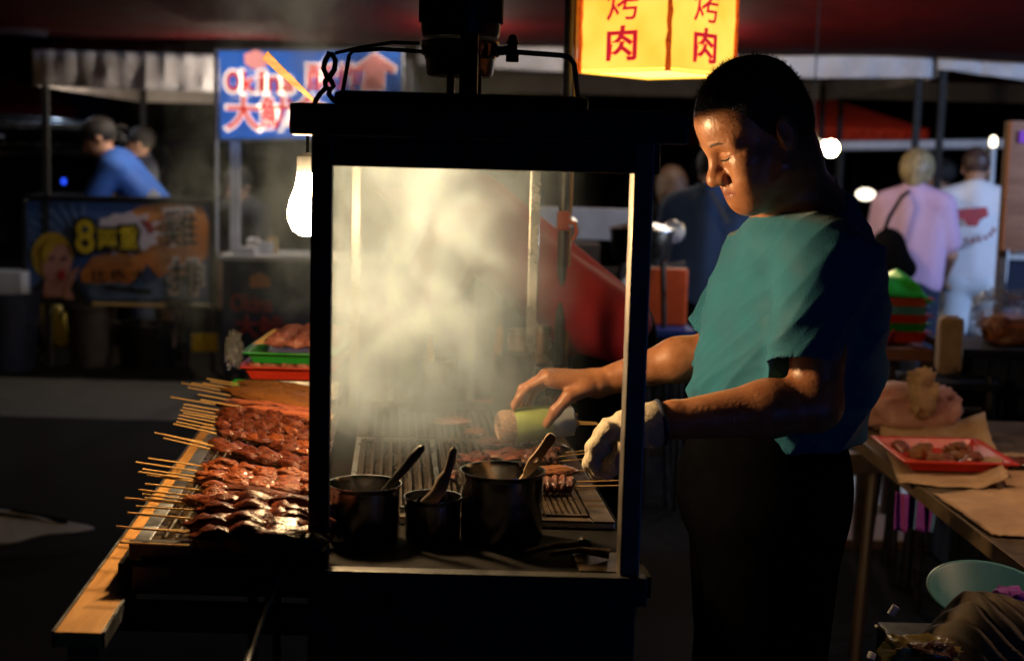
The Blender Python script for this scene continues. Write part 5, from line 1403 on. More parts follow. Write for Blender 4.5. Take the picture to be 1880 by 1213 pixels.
# stacked trays with raw skewers at back left
Yg = 3.45
zg = zv(510, 652, Yg)
bx0, bx1 = W(445, 655, Yg).x, W(610, 655, Yg).x
sg = thing('tray_stand', 'dark stand carrying the green and red trays at back left', 'stand', ((bx0 + bx1) / 2, 3.6, 0))
zr_ = zg - .062
MB().box((bx0 + .01, 3.42, zr_ - .03), (bx1, 3.85, zr_ - .002)).build('stand_top', M['darkwood'], sg)
for x in (bx0 + .03, bx1 - .03):
    for y in (3.45, 3.82): MB().box((x - .012, y - .012, 0), (x + .012, y + .012, zr_ - .031)).build('leg', M['darkpole'], sg)
tray('plastic_tray', 'red plastic tray under the green tray at back left', ((bx0 + bx1) / 2, 3.64, zr_), bx1 - bx0, .4, .035, M['red_tray'], 'trays of raw meat at back left')
tray('plastic_tray', 'green plastic tray of raw meat skewers at back left', ((bx0 + bx1) / 2 + .005, 3.64, zr_ + .04), bx1 - bx0 - .005, .4, .03, M['green_tray'], 'trays of raw meat at back left')
for i in range(11):
    y = 3.49 + .028 * i; z = zr_ + .085
    x = bx0 + .02
    t = thing('raw_skewer', f'raw pink meat skewer on the green tray, {["front", "second", "third", "fourth", "fifth", "sixth", "seventh", "eighth", "ninth", "tenth", "rear"][i]} of the row', 'skewer', (x, y, z), 'raw skewers on the green tray')
    MB().tube([(x, y, z), (bx1 - .02, y + .01, z)], .0018, 6).build('stick', M['bamboo'], t)
    for j in range(3): place('meat_chunk', random.choice(BL), M['rawmeat'], t, (x + .055 + .05 * j, y + .004, z + random.uniform(0, .006)), (.027, .015, .012), (random.uniform(-1, 1), 0, 0))
for j in range(5):
    pc_ = place('meat_slice', BL[j], M['rawmeat'], None, (bx0 + .03 + .038 * j, 3.475, zr_ + .033), (.022, .016, .01), (0, 0, j)); tag(pc_, f'{ORD[j]} raw meat slice from the left on the red tray', 'meat', 'raw meat slices on the red tray')
pb_ = crumple('plastic_wrap', W(430, 642, 3.4), (.03, .03, .085), 7, M['plastic_bag'], .03)
tag(pb_, 'crumpled clear plastic bag beside the green tray', 'bag')

# food on the grates
def gp_(px, py, dz=.0): return Z(px, py, gz + .008 + dz)
def grillpiece(label, px, py, s, m, src=BL, rz=0, group='meat pieces on the grill'):
    o = place('grilled_meat', random.choice(src), M[m], None, gp_(px, py), s, (0, 0, rz)); tag(o, label, 'meat', group); return o
grillpiece('pale meat slice lying on the smoky middle of the grate', 830, 773, (.04, .022, .008), 'rawmeat')
grillpiece('orange meat piece right of the pale slice', 874, 792, (.022, .02, .009), 'glazeorange')
grillpiece('dark meat lump under the seasoning bottle', 905, 812, (.03, .03, .010), 'glaze')
grillpiece('glistening meat lump behind the tall pot rim', 872, 842, (.03, .035, .012), 'glazedark')
grillpiece('wide glistening meat behind the tall pot', 930, 836, (.045, .035, .013), 'glaze')
grillpiece('seared meat near the wooden handle', 975, 826, (.03, .03, .012), 'glazedark')
grillpiece('small seared meat right of the wooden handle', 1028, 822, (.016, .03, .008), 'glazedark')
grillpiece('reddish meat by the grate frame left of the tall pot', 828, 872, (.014, .022, .009), 'glaze')
grillpiece('far pale meat slice at the back of the grate', 900, 738, (.05, .02, .007), 'grillmeat')
grillpiece('far brown meat slice beside the back pot', 955, 735, (.035, .018, .008), 'grillmeat')
for i, (a, b, f, kind) in enumerate((((1054, 797), (960, 799), .3, 'orange'), ((1103, 779), (1000, 776), .4, 'bits'), ((1096, 776), (1005, 770), .4, 'chunk'), ((1056, 738), (980, 742), .3, 'chunk'), ((1060, 760), (985, 764), .3, 'chunk'),
        ((1082, 826), (970, 838), .5, 'bits'), ((1076, 832), (960, 846), .5, 'chunk'), ((1078, 842), (965, 852), .5, 'chunk'))):
    skewer(f'grilling skewer with stick pointing right, {ORD[i] if i < 7 else "eighth"} from the glove side', a, b, gz + .012, gz + .012, f, kind, 'skewers cooking on the grill', rstick=.0014)
def topsk(label, a, b, f, m, n, w, src=BM_):
    A, B = Z(*a, gz + .014), Z(*b, gz + .014)
    t = thing('meat_skewer', label, 'skewer', A, 'skewers cooking on the grill')
    MB().tube([A, B], .0016, 7).build('stick', M['bamboo'], t)
    D = B - A; q = Vector((1, 0, 0)).rotation_difference(D.normalized()).to_matrix()
    for i in range(n):
        place('meat_chunk', random.choice(src), M[m], t, A + D * (f + (1 - f) * (i + .5) / n), (D.length * (1 - f) / n * .6, w, .011), q)
topsk('golden flat meat skewer grilling beside the tall pot', (1113, 863), (985, 866), .48, 'grillmeat', 1, .022)
topsk('beaded glazed skewer grilling beside the tall pot', (1136, 882), (985, 886), .55, 'glazeorange', 5, .014, BS)
topsk('front glazed skewer grilling beside the tall pot', (1140, 891), (985, 894), .58, 'glaze', 5, .013, BS)

# ================================================================== right hand table
RT = .68
e0, e1 = Z(1558, 792, RT), Z(1890, 1048, RT)
rt = thing('work_table', 'worn dark work table on trestles carrying trays and paper at right', 'table', ((e0.x + .5), 3.4, 0))
yA, yB2 = e1.y - .06, e0.y + .25
xe = lambda Y: e0.x + (e1.x - e0.x) * (Y - e0.y) / (e1.y - e0.y)
MB().hexa([(xe(yA), yA, RT - .03), (xe(yA) + 1.1, yA, RT - .03), (xe(yB2) + 1.1, yB2, RT - .03), (xe(yB2), yB2, RT - .03),
           (xe(yA), yA, RT), (xe(yA) + 1.1, yA, RT), (xe(yB2) + 1.1, yB2, RT), (xe(yB2), yB2, RT)]).build('table_top', M['table_dark'], rt, .003)
MB().hexa([(xe(yA) - .004, yA, RT - .034), (xe(yA) - .001, yA, RT - .034), (xe(yB2) - .001, yB2, RT - .034), (xe(yB2) - .004, yB2, RT - .034),
           (xe(yA) - .004, yA, RT + .002), (xe(yA) - .001, yA, RT + .002), (xe(yB2) - .001, yB2, RT + .002), (xe(yB2) - .004, yB2, RT + .002)]).build('edge_strip', mat('edge_wood', (.2, .13, .07), None, .55), rt)
for Y in (4.0, 2.75):
    b0 = W(1580, 872, Y) if Y == 4.0 else Vector((xe(Y) + .1, Y, RT - .08))
    MB().box((xe(Y) - .04, Y - .03, RT - .085), (xe(Y) + 1.05, Y + .03, RT - .031)).build('trestle_beam', M['darkwood'], rt)
    for k in (.02, .92):
        x = xe(Y) + k
        MB().tube([(x + .02, Y, RT - .06), (x - .045, Y - .16, 0)], .016, 8).build('trestle_leg', M['darkwood'], rt)
        MB().tube([(x + .03, Y, RT - .06), (x + .03, Y + .16, 0)], .016, 8).build('trestle_leg', M['darkwood'], rt)
def sheet(name, label, pts, z, m, cat, amp=.004, curl=.0, seed=0, n=14):
    P = [Z(x, y, z) for x, y in pts]; g = []
    for j in range(n + 1):
        row = []
        for i in range(n + 1):
            u, v = i / n, j / n
            p = P[0].lerp(P[1], u).lerp(P[3].lerp(P[2], u), v)
            p.z += amp * (1 + mnoise.noise(Vector((u * 4 + seed, v * 4, seed)))) + curl * max(0, u - .75) * 4 + curl * max(0, .15 - v) * 6
            p.x += .006 * mnoise.noise(Vector((v * 9, seed, u * 2))); p.y += .012 * mnoise.noise(Vector((u * 9, v * 3, seed + 4)))
            row.append(p)
        g.append(row)
    o = MB().grid(g).build(name, m, None, smooth=True); solid(o, .003); tag(o, label, cat); return o
sheet('kraft_sheet', 'kraft paper sheet under the red tray with curled far corner', [(1612, 786), (1806, 800), (1850, 905), (1650, 890)], RT + .001, M['paper'], 'paper', .004, .035, 1)
def ink():
    mb = MB()
    for i, (x, y) in enumerate(((1752, 800), (1764, 808), (1774, 800), (1786, 808), (1690, 806), (1700, 810), (1770, 816))):
        c = Z(x, y, RT + .034 if x > 1740 else RT + .012)
        mb.obox(c, (.016, .014, .0015), Euler((.5, 0, i)))
    return mb
sheet('cardboard', 'torn piece of brown cardboard on the near table edge', [(1712, 908), (1900, 896), (1905, 990), (1822, 985)], RT + .002, M['paper'], 'cardboard', .006, .0, 5)
sheet('kraft_sheet', 'kraft paper piece with meat at the far right of the table', [(1832, 838), (1900, 842), (1905, 900), (1845, 892)], RT + .003, M['paper'], 'paper', .004, .01, 8)
c = Z(1728, 846, RT + .012)
rtr = tray('plastic_tray', 'red plastic tray of meat on the kraft sheet at right', (c.x, c.y, RT + .014), .27, .32, .03, M['red_tray'])
rtr.rotation_euler = (0, 0, 0)
for i in range(16):
    o = place('meat_lump', BL[i % 6], M['glazeorange' if i % 3 else 'mince'], None, (c.x + random.uniform(-.09, .1), c.y + random.uniform(-.11, .11), RT + .032), (random.uniform(.018, .03), random.uniform(.016, .028), .012), (random.random(), 0, i))
    tag(o, ('dull brown' if i % 3 == 0 else 'orange red') + ' marinated meat lump heaped on the red tray at right', 'meat', 'marinated meat lumps on the red tray')
fm = place('meat_lump', BL[2], M['glaze'], None, Z(1868, 848, RT + .02), (.05, .04, .012), (0, 0, 1)); tag(fm, 'dark meat lump on the far right kraft paper', 'meat')
pk = crumple('wrapped_meat', Z(1665, 745, RT + .07) + Vector((0, .0, 0)), (.3, .2, .13), 11, M['pinkpaper'], .035)
tag(pk, 'pink paper wrapped meat parcel on the far table end', 'parcel')
pk2 = crumple('paper_bag', Z(1695, 720, RT + .13), (.075, .08, .13), 14, M['paper'], .03); tag(pk2, 'small twisted paper bag on top of the pink parcel', 'bag')
pk3 = crumple('paper_bag', Z(1712, 752, RT + .05), (.075, .08, .11), 19, M['pinkpaper'], .035); tag(pk3, 'pale open paper bag end beside the pink parcel', 'bag')
pan = thing('frying_pan', 'dark frying pan with long handle at the far table end', 'pan', Z(1600, 772, RT))
MB().lathe([(.001, .002), (.09, .002), (.12, .03), (.124, .03), (.1, .0), (.001, 0)], pan.location, 32).build('pan_body', M['iron'], pan, smooth=True)
MB().tube([pan.location + Vector((.11, 0, .026)), pan.location + Vector((.2, -.03, .045)), pan.location + Vector((.32, -.06, .05))], [.01, .009, .011], 10).build('handle', M['black'], pan, smooth=True)
# dark chair back behind the table
ch = thing('dark_chair', 'dark chair back behind the far end of the work table', 'chair', gp(1775, 4.9))
MB().hexa([W(1735, 770, 4.9), W(1800, 780, 4.9), W(1800, 780, 4.95), W(1735, 770, 4.95), W(1738, 696, 4.95), W(1815, 702, 4.95), W(1815, 702, 4.99), W(1738, 696, 4.99)]).build('backrest', M['black_cloth'], ch, .006)
bpx = gp(1768, 4.75)
MB().box((bpx.x - .17, 4.55, .42), (bpx.x + .17, 4.92, .45)).build('seat', M['black_cloth'], ch, .006)
for q in ((-.15, 4.58), (.15, 4.58), (-.15, 4.89), (.15, 4.89)): MB().cyl((bpx.x + q[0], q[1], 0), (bpx.x + q[0], q[1], .42 if q[1] < 4.8 else .75), .013, seg=8).build('leg', M['darkpole'], ch)
# striped cloth hanging under the table edge
pc1 = Z(1684, 905, RT - .04)
g = []
for j in range(9):
    g.append([(pc1.x - .055 + .11 * i / 12 + .012 * j / 8 * math.sin(i), pc1.y + .02 * math.sin(i * 1.6), RT - .036 - .10 * j / 8 - .006 * math.sin(i * .9)) for i in range(13)])
cl2 = MB().grid(g).build('striped_cloth', M['purple_cloth'], None, smooth=True); solid(cl2, .004); tag(cl2, 'purple and blue striped cloth hanging under the table edge', 'cloth')
for i in (2, 6, 9, 11):
    MB().grid([[(g[j][i][0] + dx, g[j][i][1] - .006, g[j][i][2]) for dx in (-.005, .005)] for j in range(9)]).build('stripe', M['blue_cloth' if i != 2 else 'orange_plastic'], cl2)
# low crate with bowl, sack and bag in front of the table end
YC = 2.30
sc = W(1785, 1140, YC)
zcr = sc.z - .075
st2 = thing('low_crate', 'low dark crate under the brown sack and the teal bowl', 'crate', (sc.x, 2.33, 0))
MB().box((sc.x - .10, 2.14, .0), (sc.x + .35, 2.52, zcr)).build('crate_body', M['black'], st2, .006)
bc = W(1812, 1058, 2.42)
R0 = pxw(112, 2.42)
bs = thing('plastic_bowl', 'round teal plastic bowl tilted behind the brown sack', 'bowl', (bc.x, bc.y, zcr))
bs_m = MB().lathe([(.001, 0), (R0 * .62, 0), (R0 * .66, .006), (R0 * .97, .062), (R0 * 1.03, .063), (R0 * 1.03, .067), (R0 * .95, .067), (R0 * .63, .011), (.001, .011)], (0, 0, 0), 56).mesh('bowl')
bs_m.transform(Matrix.Translation((bc.x, bc.y, zcr + .03)) @ Matrix.Rotation(R(16), 4, 'X'))
make('bowl', bs_m, M['teal'], bs, True)
pl2 = crumple('purple_bag', W(1862, 1098, 2.36), (.06, .05, .03), 31, M['purple_cloth'], .02, 3); tag(pl2, 'purple plastic bag lying in the teal bowl', 'bag')
def sack():
    n, m_ = 110, 50; g = []
    wS, hS, dS = .265, .105, .10
    for j in range(m_ + 1):
        row = []
        v = j / m_
        for i in range(n + 1):
            u = i / n
            ang = math.pi * v
            ridge = math.sin((u * .8 + v * .75 + .05 * math.sin(v * 7)) * 66 + 2.6 * mnoise.noise(Vector((u * 5, v * 5, 3))))
            ridge = math.copysign(abs(ridge) ** .6, ridge)
            rr = 1 + .045 * ridge * (.5 + .5 * math.sin(v * math.pi)) + .14 * mnoise.noise(Vector((u * 2.4, v * 2.5, 1)))
            taper = min(1, .3 + 2.0 * u) * min(1, .3 + 3.0 * (1 - u))
            x = sc.x - .108 + wS * u
            y = YC - .02 - dS * math.cos(ang) * rr * taper
            z = zcr + .001 + hS * (.75 + .45 * math.sin(u * 2.4 + .3)) * math.sin(ang) ** .8 * rr * taper * (1.05 - .3 * u)
            row.append((x, y, z))
        g.append(row)
    o = MB().grid(g).build('wrinkled_sack', M['brown_sack'], None, smooth=True); tag(o, 'wrinkled dark brown sack with deep parallel folds at lower right', 'sack')
sack()
yb2 = crumple('meat_bag', W(1690, 1205, 2.16), (.115, .07, .055), 23, M['yellow_bag'], .03); tag(yb2, 'yellow plastic bag with red meat below the brown sack', 'bag')
rm = place('meat_lump', BL[1], M['glaze'], None, W(1712, 1196, 2.13), (.034, .02, .016), (0, 0, 0))
tag(rm, 'red raw meat lump in the yellow plastic bag', 'meat')
for i, (x, y, a, b) in enumerate(((1640, 1120, .012, .018), (1616, 1152, .02, .005), (1600, 1203, .016, .012), (1624, 1208, .008, .014))):
    o = MB().obox(W(x, y, 2.25), (a, .008, b), Euler((0, .5, .4 * i))).build('paper_scrap', M['scrap'], None, .002)
    tag(o, ('upright white scrap at the left tip of the brown sack', 'flat white scrap left of the brown sack', 'white scrap at the bottom edge near the yellow bag', 'small white scrap beside the yellow bag')[i], 'scrap')
# ================================================================== the cook at the grill
def rotf(v, a):  return Matrix.Rotation(a, 3, 'Z') @ v
man = thing('person', 'cook in teal T-shirt leaning over the grill with one gloved hand', 'person', (W(1420, 900, 2.5).x, 2.5, 0))
YAW, PD, HS = 15, 30, .985
hf = Vector((-math.cos(R(PD)) * math.cos(R(YAW)), -math.cos(R(PD)) * math.sin(R(YAW)), -math.sin(R(PD))))
HR = frame_from(hf)
hc = np.array(W(1334, 290, 2.38)) - HS * (HR @ np.array([.083, .032, -.010]))
hd = lambda x, y, z: hc + HS * (HR @ np.array([x, y, z * .9 if z < 0 else z]))
b = SDF(); S = HS
def e(c, r, k=.012, mode='u', rot=None): b.ell(hd(*c), np.array(r) * S, HR if rot is None else HR @ np.array(rot.to_matrix()), k * S, mode)
def c_(a, q, r0, r1, k=.012, mode='u'): b.rc(hd(*a), hd(*q), r0 * S, r1 * S, k * S, mode)
e((-.006, 0, .036), (.094, .077, .084))
e((.035, 0, .03), (.056, .062, .06), .03)
e((.036, 0, -.035), (.05, .059, .066), .03)
for q in (1, -1):
    c_((.008, q * .05, -.072), (.066, q * .016, -.106), .024, .02, .03)
    e((.056, q * .044, -.032), (.028, .021, .021), .025)
    c_((.084, q * .010, .013), (.068, q * .047, .008), .0105, .009, .016)
e((.074, 0, -.108), (.02, .024, .017), .02)
e((.072, 0, -.072), (.026, .033, .028), .02)
c_((.048, 0, -.098), (-.02, 0, -.088), .036, .056, .035)
for q in (1, -1): e((.1, q * .032, -.008), (.019, .019, .0125), .014, 's')
c_((.086, 0, .004), (.104, 0, -.036), .0075, .0115, .014)
e((.107, 0, -.044), (.015, .0155, .0125), .01)
for q in (1, -1):
    e((.096, q * .0145, -.047), (.0135, .0098, .0105), .006)
    e((.1, q * .0075, -.056), (.006, .0035, .004), .003, 's')
    e((.0705, q * .032, -.008), (.0160, .0175, .0140), .005)
    c_((.0885, q * .019, -.0115), (.0815, q * .047, -.0105), .0011, .0011, .003, 's')
    c_((.086, q * .021, .001), (.079, q * .048, -.001), .0013, .0013, .003, 's')
    c_((.084, q * .022, -.0245), (.076, q * .044, -.022), .0013, .0013, .005, 's')
    c_((.0965, 0.0, -.0735), (.080, q * .025, -.081), .0054, .003, .006)
    c_((.094, 0, -.0845), (.082, q * .020, -.0835), .0072, .004, .006)
    c_((.0925, q * .021, -.05), (.076, q * .039, -.088), .0026, .0022, .010, 's')
    e((.066, q * .038, -.066), (.02, .018, .022), .02)
    e((.078, q * .034, -.021), (.009, .014, .006), .006)
    c_((.081, q * .028, -.088), (.074, q * .033, -.102), .0016, .0014, .008, 's')
    c_((.084, q * .049, -.006), (.066, q * .062, -.012), .0009, .0008, .004, 's')
    c_((.106, 0, -.0785), (.084, q * .029, -.0845), .0016, .0013, .003, 's')
    e((-.014, q * .080, -.014), (.019, .008, .031), .006, 'u', Euler((0, -.25, 0)))
    e((-.008, q * .089, -.012), (.009, .006, .016), .004, 's')
c_((.084, -.016, -.094), (.084, .016, -.094), .0035, .0035, .01, 's')
# neck, trunk
nb = np.array(W(1470, 398, 2.52)); 
SL, SR = np.array(W(1512, 478, 2.37)), np.array(W(1428, 462, 2.69))
b.rc(hd(-.025, 0, -.045), nb, .061, .068, .03)
b.rc(hd(.01, .0, -.09), np.array(W(1440, 408, 2.51)), .03, .03, .03)
for sd in (SL, SR): b.rc(nb, sd, .06, .058, .05)
b.rc(np.array(W(1478, 470, 2.53)), np.array(W(1452, 600, 2.53)), .10, .115, .05)
b.rc(np.array(W(1452, 600, 2.53)), np.array(W(1412, 880, 2.53)), .11, .095, .05)
# near arm
EL, WL = np.array(W(1496, 742, 2.33)), np.array(W(1204, 776, 2.29))
b.rc(SL, EL, .055, .043, .02); mid = EL + (WL - EL) * .3 + [0, 0, .002]
b.rc(EL, mid, .044, .046, .02).rc(mid, WL, .046, .0285, .02)
b.rc(EL + (WL - EL) * .9 + [0, 0, .014], EL + (WL - EL) * .9 + [0, 0, .014], .018, .018, .015)
# glove hand skeleton (bare hand inside)
def hand(b, wr, kn, side, dn, fingers, thumb, pr=.021, k=.012, fr=1.0):
    wr, kn, side, dn = [np.array(q, float) for q in (wr, kn, side, dn)]
    for s_ in (-.03, -.01, .01, .03):
        b.rc(wr + side * s_ * .55, kn + side * s_, pr, pr * .68, k)
    for pts, r in fingers:
        for i in range(len(pts) - 1):
            r0 = r * (1 - .12 * i) * fr; r1 = r * (1 - .12 * (i + 1)) * fr
            b.rc(pts[i], pts[i + 1], r0, r1, .005)
            b.rc(pts[i], pts[i], r0 * 1.08, r0 * 1.08, .004)
    for i in range(len(thumb) - 1):
        b.rc(thumb[i][0], thumb[i + 1][0], thumb[i][1] * fr, thumb[i + 1][1] * fr, .009)
w3 = lambda x, y, Y: np.array(W(x, y, Y))
gl_f = [([w3(1118, 790, 2.245), w3(1096, 818, 2.24), w3(1090, 845, 2.245), w3(1098, 866, 2.25)], .0105),
        ([w3(1112, 790, 2.268), w3(1090, 820, 2.266), w3(1084, 850, 2.266), w3(1094, 872, 2.268)], .011),
        ([w3(1114, 790, 2.291), w3(1094, 820, 2.292), w3(1088, 848, 2.292), w3(1098, 868, 2.292)], .0105),
        ([w3(1122, 794, 2.313), w3(1106, 822, 2.316), w3(1102, 844, 2.316), w3(1110, 860, 2.314)], .009)]
gl_t = [(w3(1178, 792, 2.25), .015), (w3(1150, 822, 2.232), .0125), (w3(1128, 850, 2.236), .0105), (w3(1114, 868, 2.245), .009)]
hand(b, w3(1186, 780, 2.285), w3(1122, 793, 2.28), (0, 1, 0), (0, 0, -1), gl_f, gl_t)
# far arm with bare hand over the bottle
ER, WR = w3(1316, 648, 2.72), w3(1096, 704, 2.73)
b.rc(SR, ER, .055, .041, .02); midr = ER + (WR - ER) * .32 + [0, 0, .006]
b.rc(ER, midr, .042, .042, .02).rc(midr, WR, .041, .0265, .02)
b.rc(w3(1084, 692, 2.74), w3(1084, 692, 2.74), .012, .012, .02)
YH = 2.73
bf = [([w3(1006, 692, YH - .032), w3(968, 712, YH - .034), w3(952, 732, YH - .034), w3(944, 748, YH - .032)], .0098),
      ([w3(1000, 690, YH - .010), w3(960, 714, YH - .008), w3(946, 742, YH + .0), w3(950, 762, YH + .006)], .0102),
      ([w3(1004, 692, YH + .013), w3(966, 716, YH + .02), w3(954, 744, YH + .028), w3(960, 766, YH + .03)], .0098),
      ([w3(1012, 697, YH + .034), w3(982, 718, YH + .04), w3(972, 742, YH + .044), w3(976, 760, YH + .044)], .0086)]
bt = [(w3(1078, 712, YH - .03), .0165), (w3(1044, 728, YH - .046), .0125), (w3(1020, 754, YH - .05), .0108), (w3(1004, 778, YH - .046), .0088)]
hand(b, WR, w3(1010, 693, YH), (0, 1, 0), (0, 0, -1), bf, bt, pr=.0225)
b.rc(w3(1002, 686, YH - .02), w3(1002, 688, YH + .012), .0085, .008, .012)   # knuckles
# legs inside the trousers
for q, Y in ((0, 2.42), (1, 2.62)):
    h0, k0, a0 = np.array([W(1412, 860, 2.5).x, Y, .90]), np.array([W(1400, 1150, 2.5).x - .01, Y, .47]), np.array([W(1408, 1150, 2.5).x + .02, Y, .08])
    b.rc(h0, k0, .09, .06, .03).rc(k0, a0, .058, .038, .02).rc(a0, a0 + [-.14, -.03, -.045], .036, .027, .015).rc(a0, a0 + [.045, .01, -.045], .036, .028, .01)
def fine(s, name, boxes, h):
    return s.mesh(name, boxes[0], boxes[1], h)
lo, hi = hc - [.75, .35, 1.7], hc + [.4, .5, .2]
me = b.mesh('body', lo, hi, .0034)
body = make('body', me, M['skin'], man)
# lips coloured as a second skin tone on the same continuous body
me.materials.append(M['lip'])
off = np.array(wloc(man)); co = np.empty(len(me.vertices) * 3); me.vertices.foreach_get('co', co); co = co.reshape(-1, 3) + off
loc_ = ((co - hc) / HS) @ HR
loc_[:, 2] = np.where(loc_[:, 2] < 0, loc_[:, 2] / .9, loc_[:, 2])
lipm = (loc_[:, 0] > .079) & (np.abs(loc_[:, 1]) < .026) & (loc_[:, 2] < -.069) & (loc_[:, 2] > -.0905) & (np.abs(loc_[:, 2] + .0795) < .0105 * (1 - (np.abs(loc_[:, 1]) / .03) ** 2))
ld = np.array([p.loop_start for p in me.polygons]); vi = np.empty(len(me.loops), np.int32); me.loops.foreach_get('vertex_index', vi)
me.polygons.foreach_set('material_index', lipm[vi[ld]].astype(np.int32)); me.update()
# eyes under lowered lids, brows
for q in (1, -1):
    MB().tube([hd(.0905, q * .019, -.0118), hd(.0893, q * .027, -.0135), hd(.0868, q * .038, -.0132), hd(.0825, q * .047, -.0108)], [.0006 * S, .0017 * S, .0017 * S, .0006 * S], 8).build('eye', M['eye'], man, smooth=True)
    MB().tube([hd(.0965, q * .013, .014), hd(.0945, q * .024, .0195), hd(.0885, q * .038, .0195), hd(.0795, q * .049, .0145)], [.0006, .0022, .0020, .0005], 8).build('eyebrow', M['brow'], man, smooth=True)
# cropped hair with bristling outline
hr = SDF()
hr.ell(hd(-.005, 0, .039), np.array((.0975, .0805, .0875)) * S, HR, .01).ell(hd(-.042, 0, -.010), np.array((.056, .073, .060)) * S, HR, .03)
nv = HR @ np.array([.93, 0, -.36])
hr.plane(hd(.086, 0, .040), HR @ np.array([.69, 0, -.72]), .008)
hr.plane(hd(-.05, 0, -.062), HR @ np.array([.2, 0, -1]), .012)
hme = hr.mesh('hair', hc - .16, hc + .16, .0042)
hv = np.empty(len(hme.vertices) * 3); hme.vertices.foreach_get('co', hv); hv = hv.reshape(-1, 3)
hn = np.empty(len(hme.vertices) * 3); hme.vertices.foreach_get('normal', hn); hn = hn.reshape(-1, 3)
bm = bmesh.new(); bm.from_mesh(hme)
rg = np.random.default_rng(3)
for i in rg.choice(len(hv), 7000):
    n = Vector(hn[i]); p = Vector(hv[i]) + Vector(rg.normal(0, .0015, 3)) - n * .001
    d = (n + Vector(rg.normal(0, .35, 3)) + Vector((-.15, 0, .25))).normalized()
    s_ = d.orthogonal().normalized(); s_.rotate(Matrix.Rotation(rg.uniform(0, 6.28), 3, d)); L = rg.uniform(.004, .0085)
    bm.faces.new([bm.verts.new(p + s_ * .0005), bm.verts.new(p - s_ * .0005), bm.verts.new(p + d * L)])
pn = np.array(HR @ np.array([.69, 0, -.72])); pc0 = hd(.086, 0, .040)
edge = np.where((np.abs((hv - pc0) @ pn) < .006))[0]
for i in rg.choice(edge, 2600):
    n = Vector(hn[i]); t_ = rg.uniform(0, 1) ** 2 * .012
    p = Vector(hv[i]) + Vector(pn) * t_ - n * (.0035 + t_ * .15) + Vector(rg.normal(0, .001, 3))
    d = (n * .5 + Vector(pn) * .7 + Vector(rg.normal(0, .35, 3))).normalized()
    s_ = d.orthogonal().normalized(); L = rg.uniform(.004, .008)
    bm.faces.new([bm.verts.new(p + s_ * .00035), bm.verts.new(p - s_ * .00035), bm.verts.new(p + d * L)])
bm.to_mesh(hme); bm.free()
make('hair', hme, M['hair'], man)

# ---- T-shirt
F = Vector((-math.cos(R(25)), -math.sin(R(25)), 0)); Lf = Vector((math.sin(R(25)), -math.cos(R(25)), 0))
TY = 2.525
lev = [(440, 1362, 1580), (475, 1343, 1592), (520, 1324, 1602), (600, 1301, 1606), (660, 1289, 1602), (720, 1278, 1592), (780, 1274, 1574), (832, 1266, 1548)]
zs_, cx_, bb_, aa_ = [], [], [], []
for py, l, r in lev:
    pl_, pr_ = W(l, py, TY), W(r, py, TY)
    zs_.append((pl_.z + pr_.z) / 2); cx_.append((pl_.x + pr_.x) / 2); h_ = (pr_.x - pl_.x) / 2
    a_ = .2 if py < 700 else .185
    aa_.append(a_); bb_.append(math.sqrt(max(.004, h_ * h_ - (a_ * math.sin(R(25))) ** 2)) / math.cos(R(25)))
o_ = np.argsort(zs_); zs_, cx_, bb_, aa_ = [np.array(q)[o_] for q in (zs_, cx_, bb_, aa_)]
def torso(P):
    z = P[:, 2]; cx = np.interp(z, zs_, cx_); bb = np.interp(z, zs_, bb_); aa = np.interp(z, zs_, aa_)
    dx, dy = P[:, 0] - cx, P[:, 1] - TY
    u = dx * F.x + dy * F.y; v = dx * Lf.x + dy * Lf.y
    q = (np.abs(u / bb) ** 2.3 + np.abs(v / aa) ** 2.3) ** (1 / 2.3)
    top = zs_.max()
    return np.maximum((q - 1) * np.minimum(aa, bb), z - top)
sh = SDF()
sh.add(torso, [cx_.min() - .3, TY - .3, zs_.min() - .1], [cx_.max() + .3, TY + .3, zs_.max()], .04)
nb2 = np.array(W(1474, 418, 2.52))
sh.rc(nb2, SL, .062, .066, .06).rc(nb2, SR, .062, .064, .06).rc(np.array(W(1512, 410, 2.53)), np.array(W(1535, 480, 2.53)), .062, .075, .06)
hemL = w3(1470, 668, 2.325); hemR = w3(1303, 622, 2.715)
sh.rc(SL, hemL + (hemL - SL) * .1, .072, .056, .03)
sh.rc(SR, hemR + (hemR - SR) * .15, .070, .056, .03)
zhem = W(1400, 828, TY).z
sh.ell(np.array(W(1440, 446, 2.49)), (.078, .115, .052), None, .05)
sh.plane((0, 0, zhem), (0.06, 0, -1), .006)
# open the sleeves below their hems
def hem(P0, ax, r0):
    P0 = np.array(P0); ax = np.array(ax) / np.linalg.norm(ax)
    def fn(P):
        t = (P - P0) @ ax; rad = np.linalg.norm(P - P0 - t[:, None] * ax, axis=1)
        return np.maximum(np.maximum(-t, rad - r0), t - .12)
    return fn
axL = (hemL - SL); axL = axL / np.linalg.norm(axL) + np.array([.0, 0, .0]); nL = axL + np.array([.22, 0, 0]); nL /= np.linalg.norm(nL)
def cutL(P):
    t = (P - hemL) @ nL; rad = np.linalg.norm(P - hemL - ((P - hemL) @ axL)[:, None] * axL, axis=1)
    inb = torso(P)
    return np.maximum.reduce([-t, rad - .085, t - .14, .012 - inb])
sh.add(cutL, hemL - .16, hemL + .16, .003, 's')
axR = (hemR - SR) / np.linalg.norm(hemR - SR)
def cutR(P):
    t = (P - hemR) @ axR; rad = np.linalg.norm(P - hemR - t[:, None] * axR, axis=1)
    return np.maximum.reduce([-t, rad - .082, t - .14, .008 - torso(P)])
sh.add(cutR, hemR - .16, hemR + .16, .003, 's')
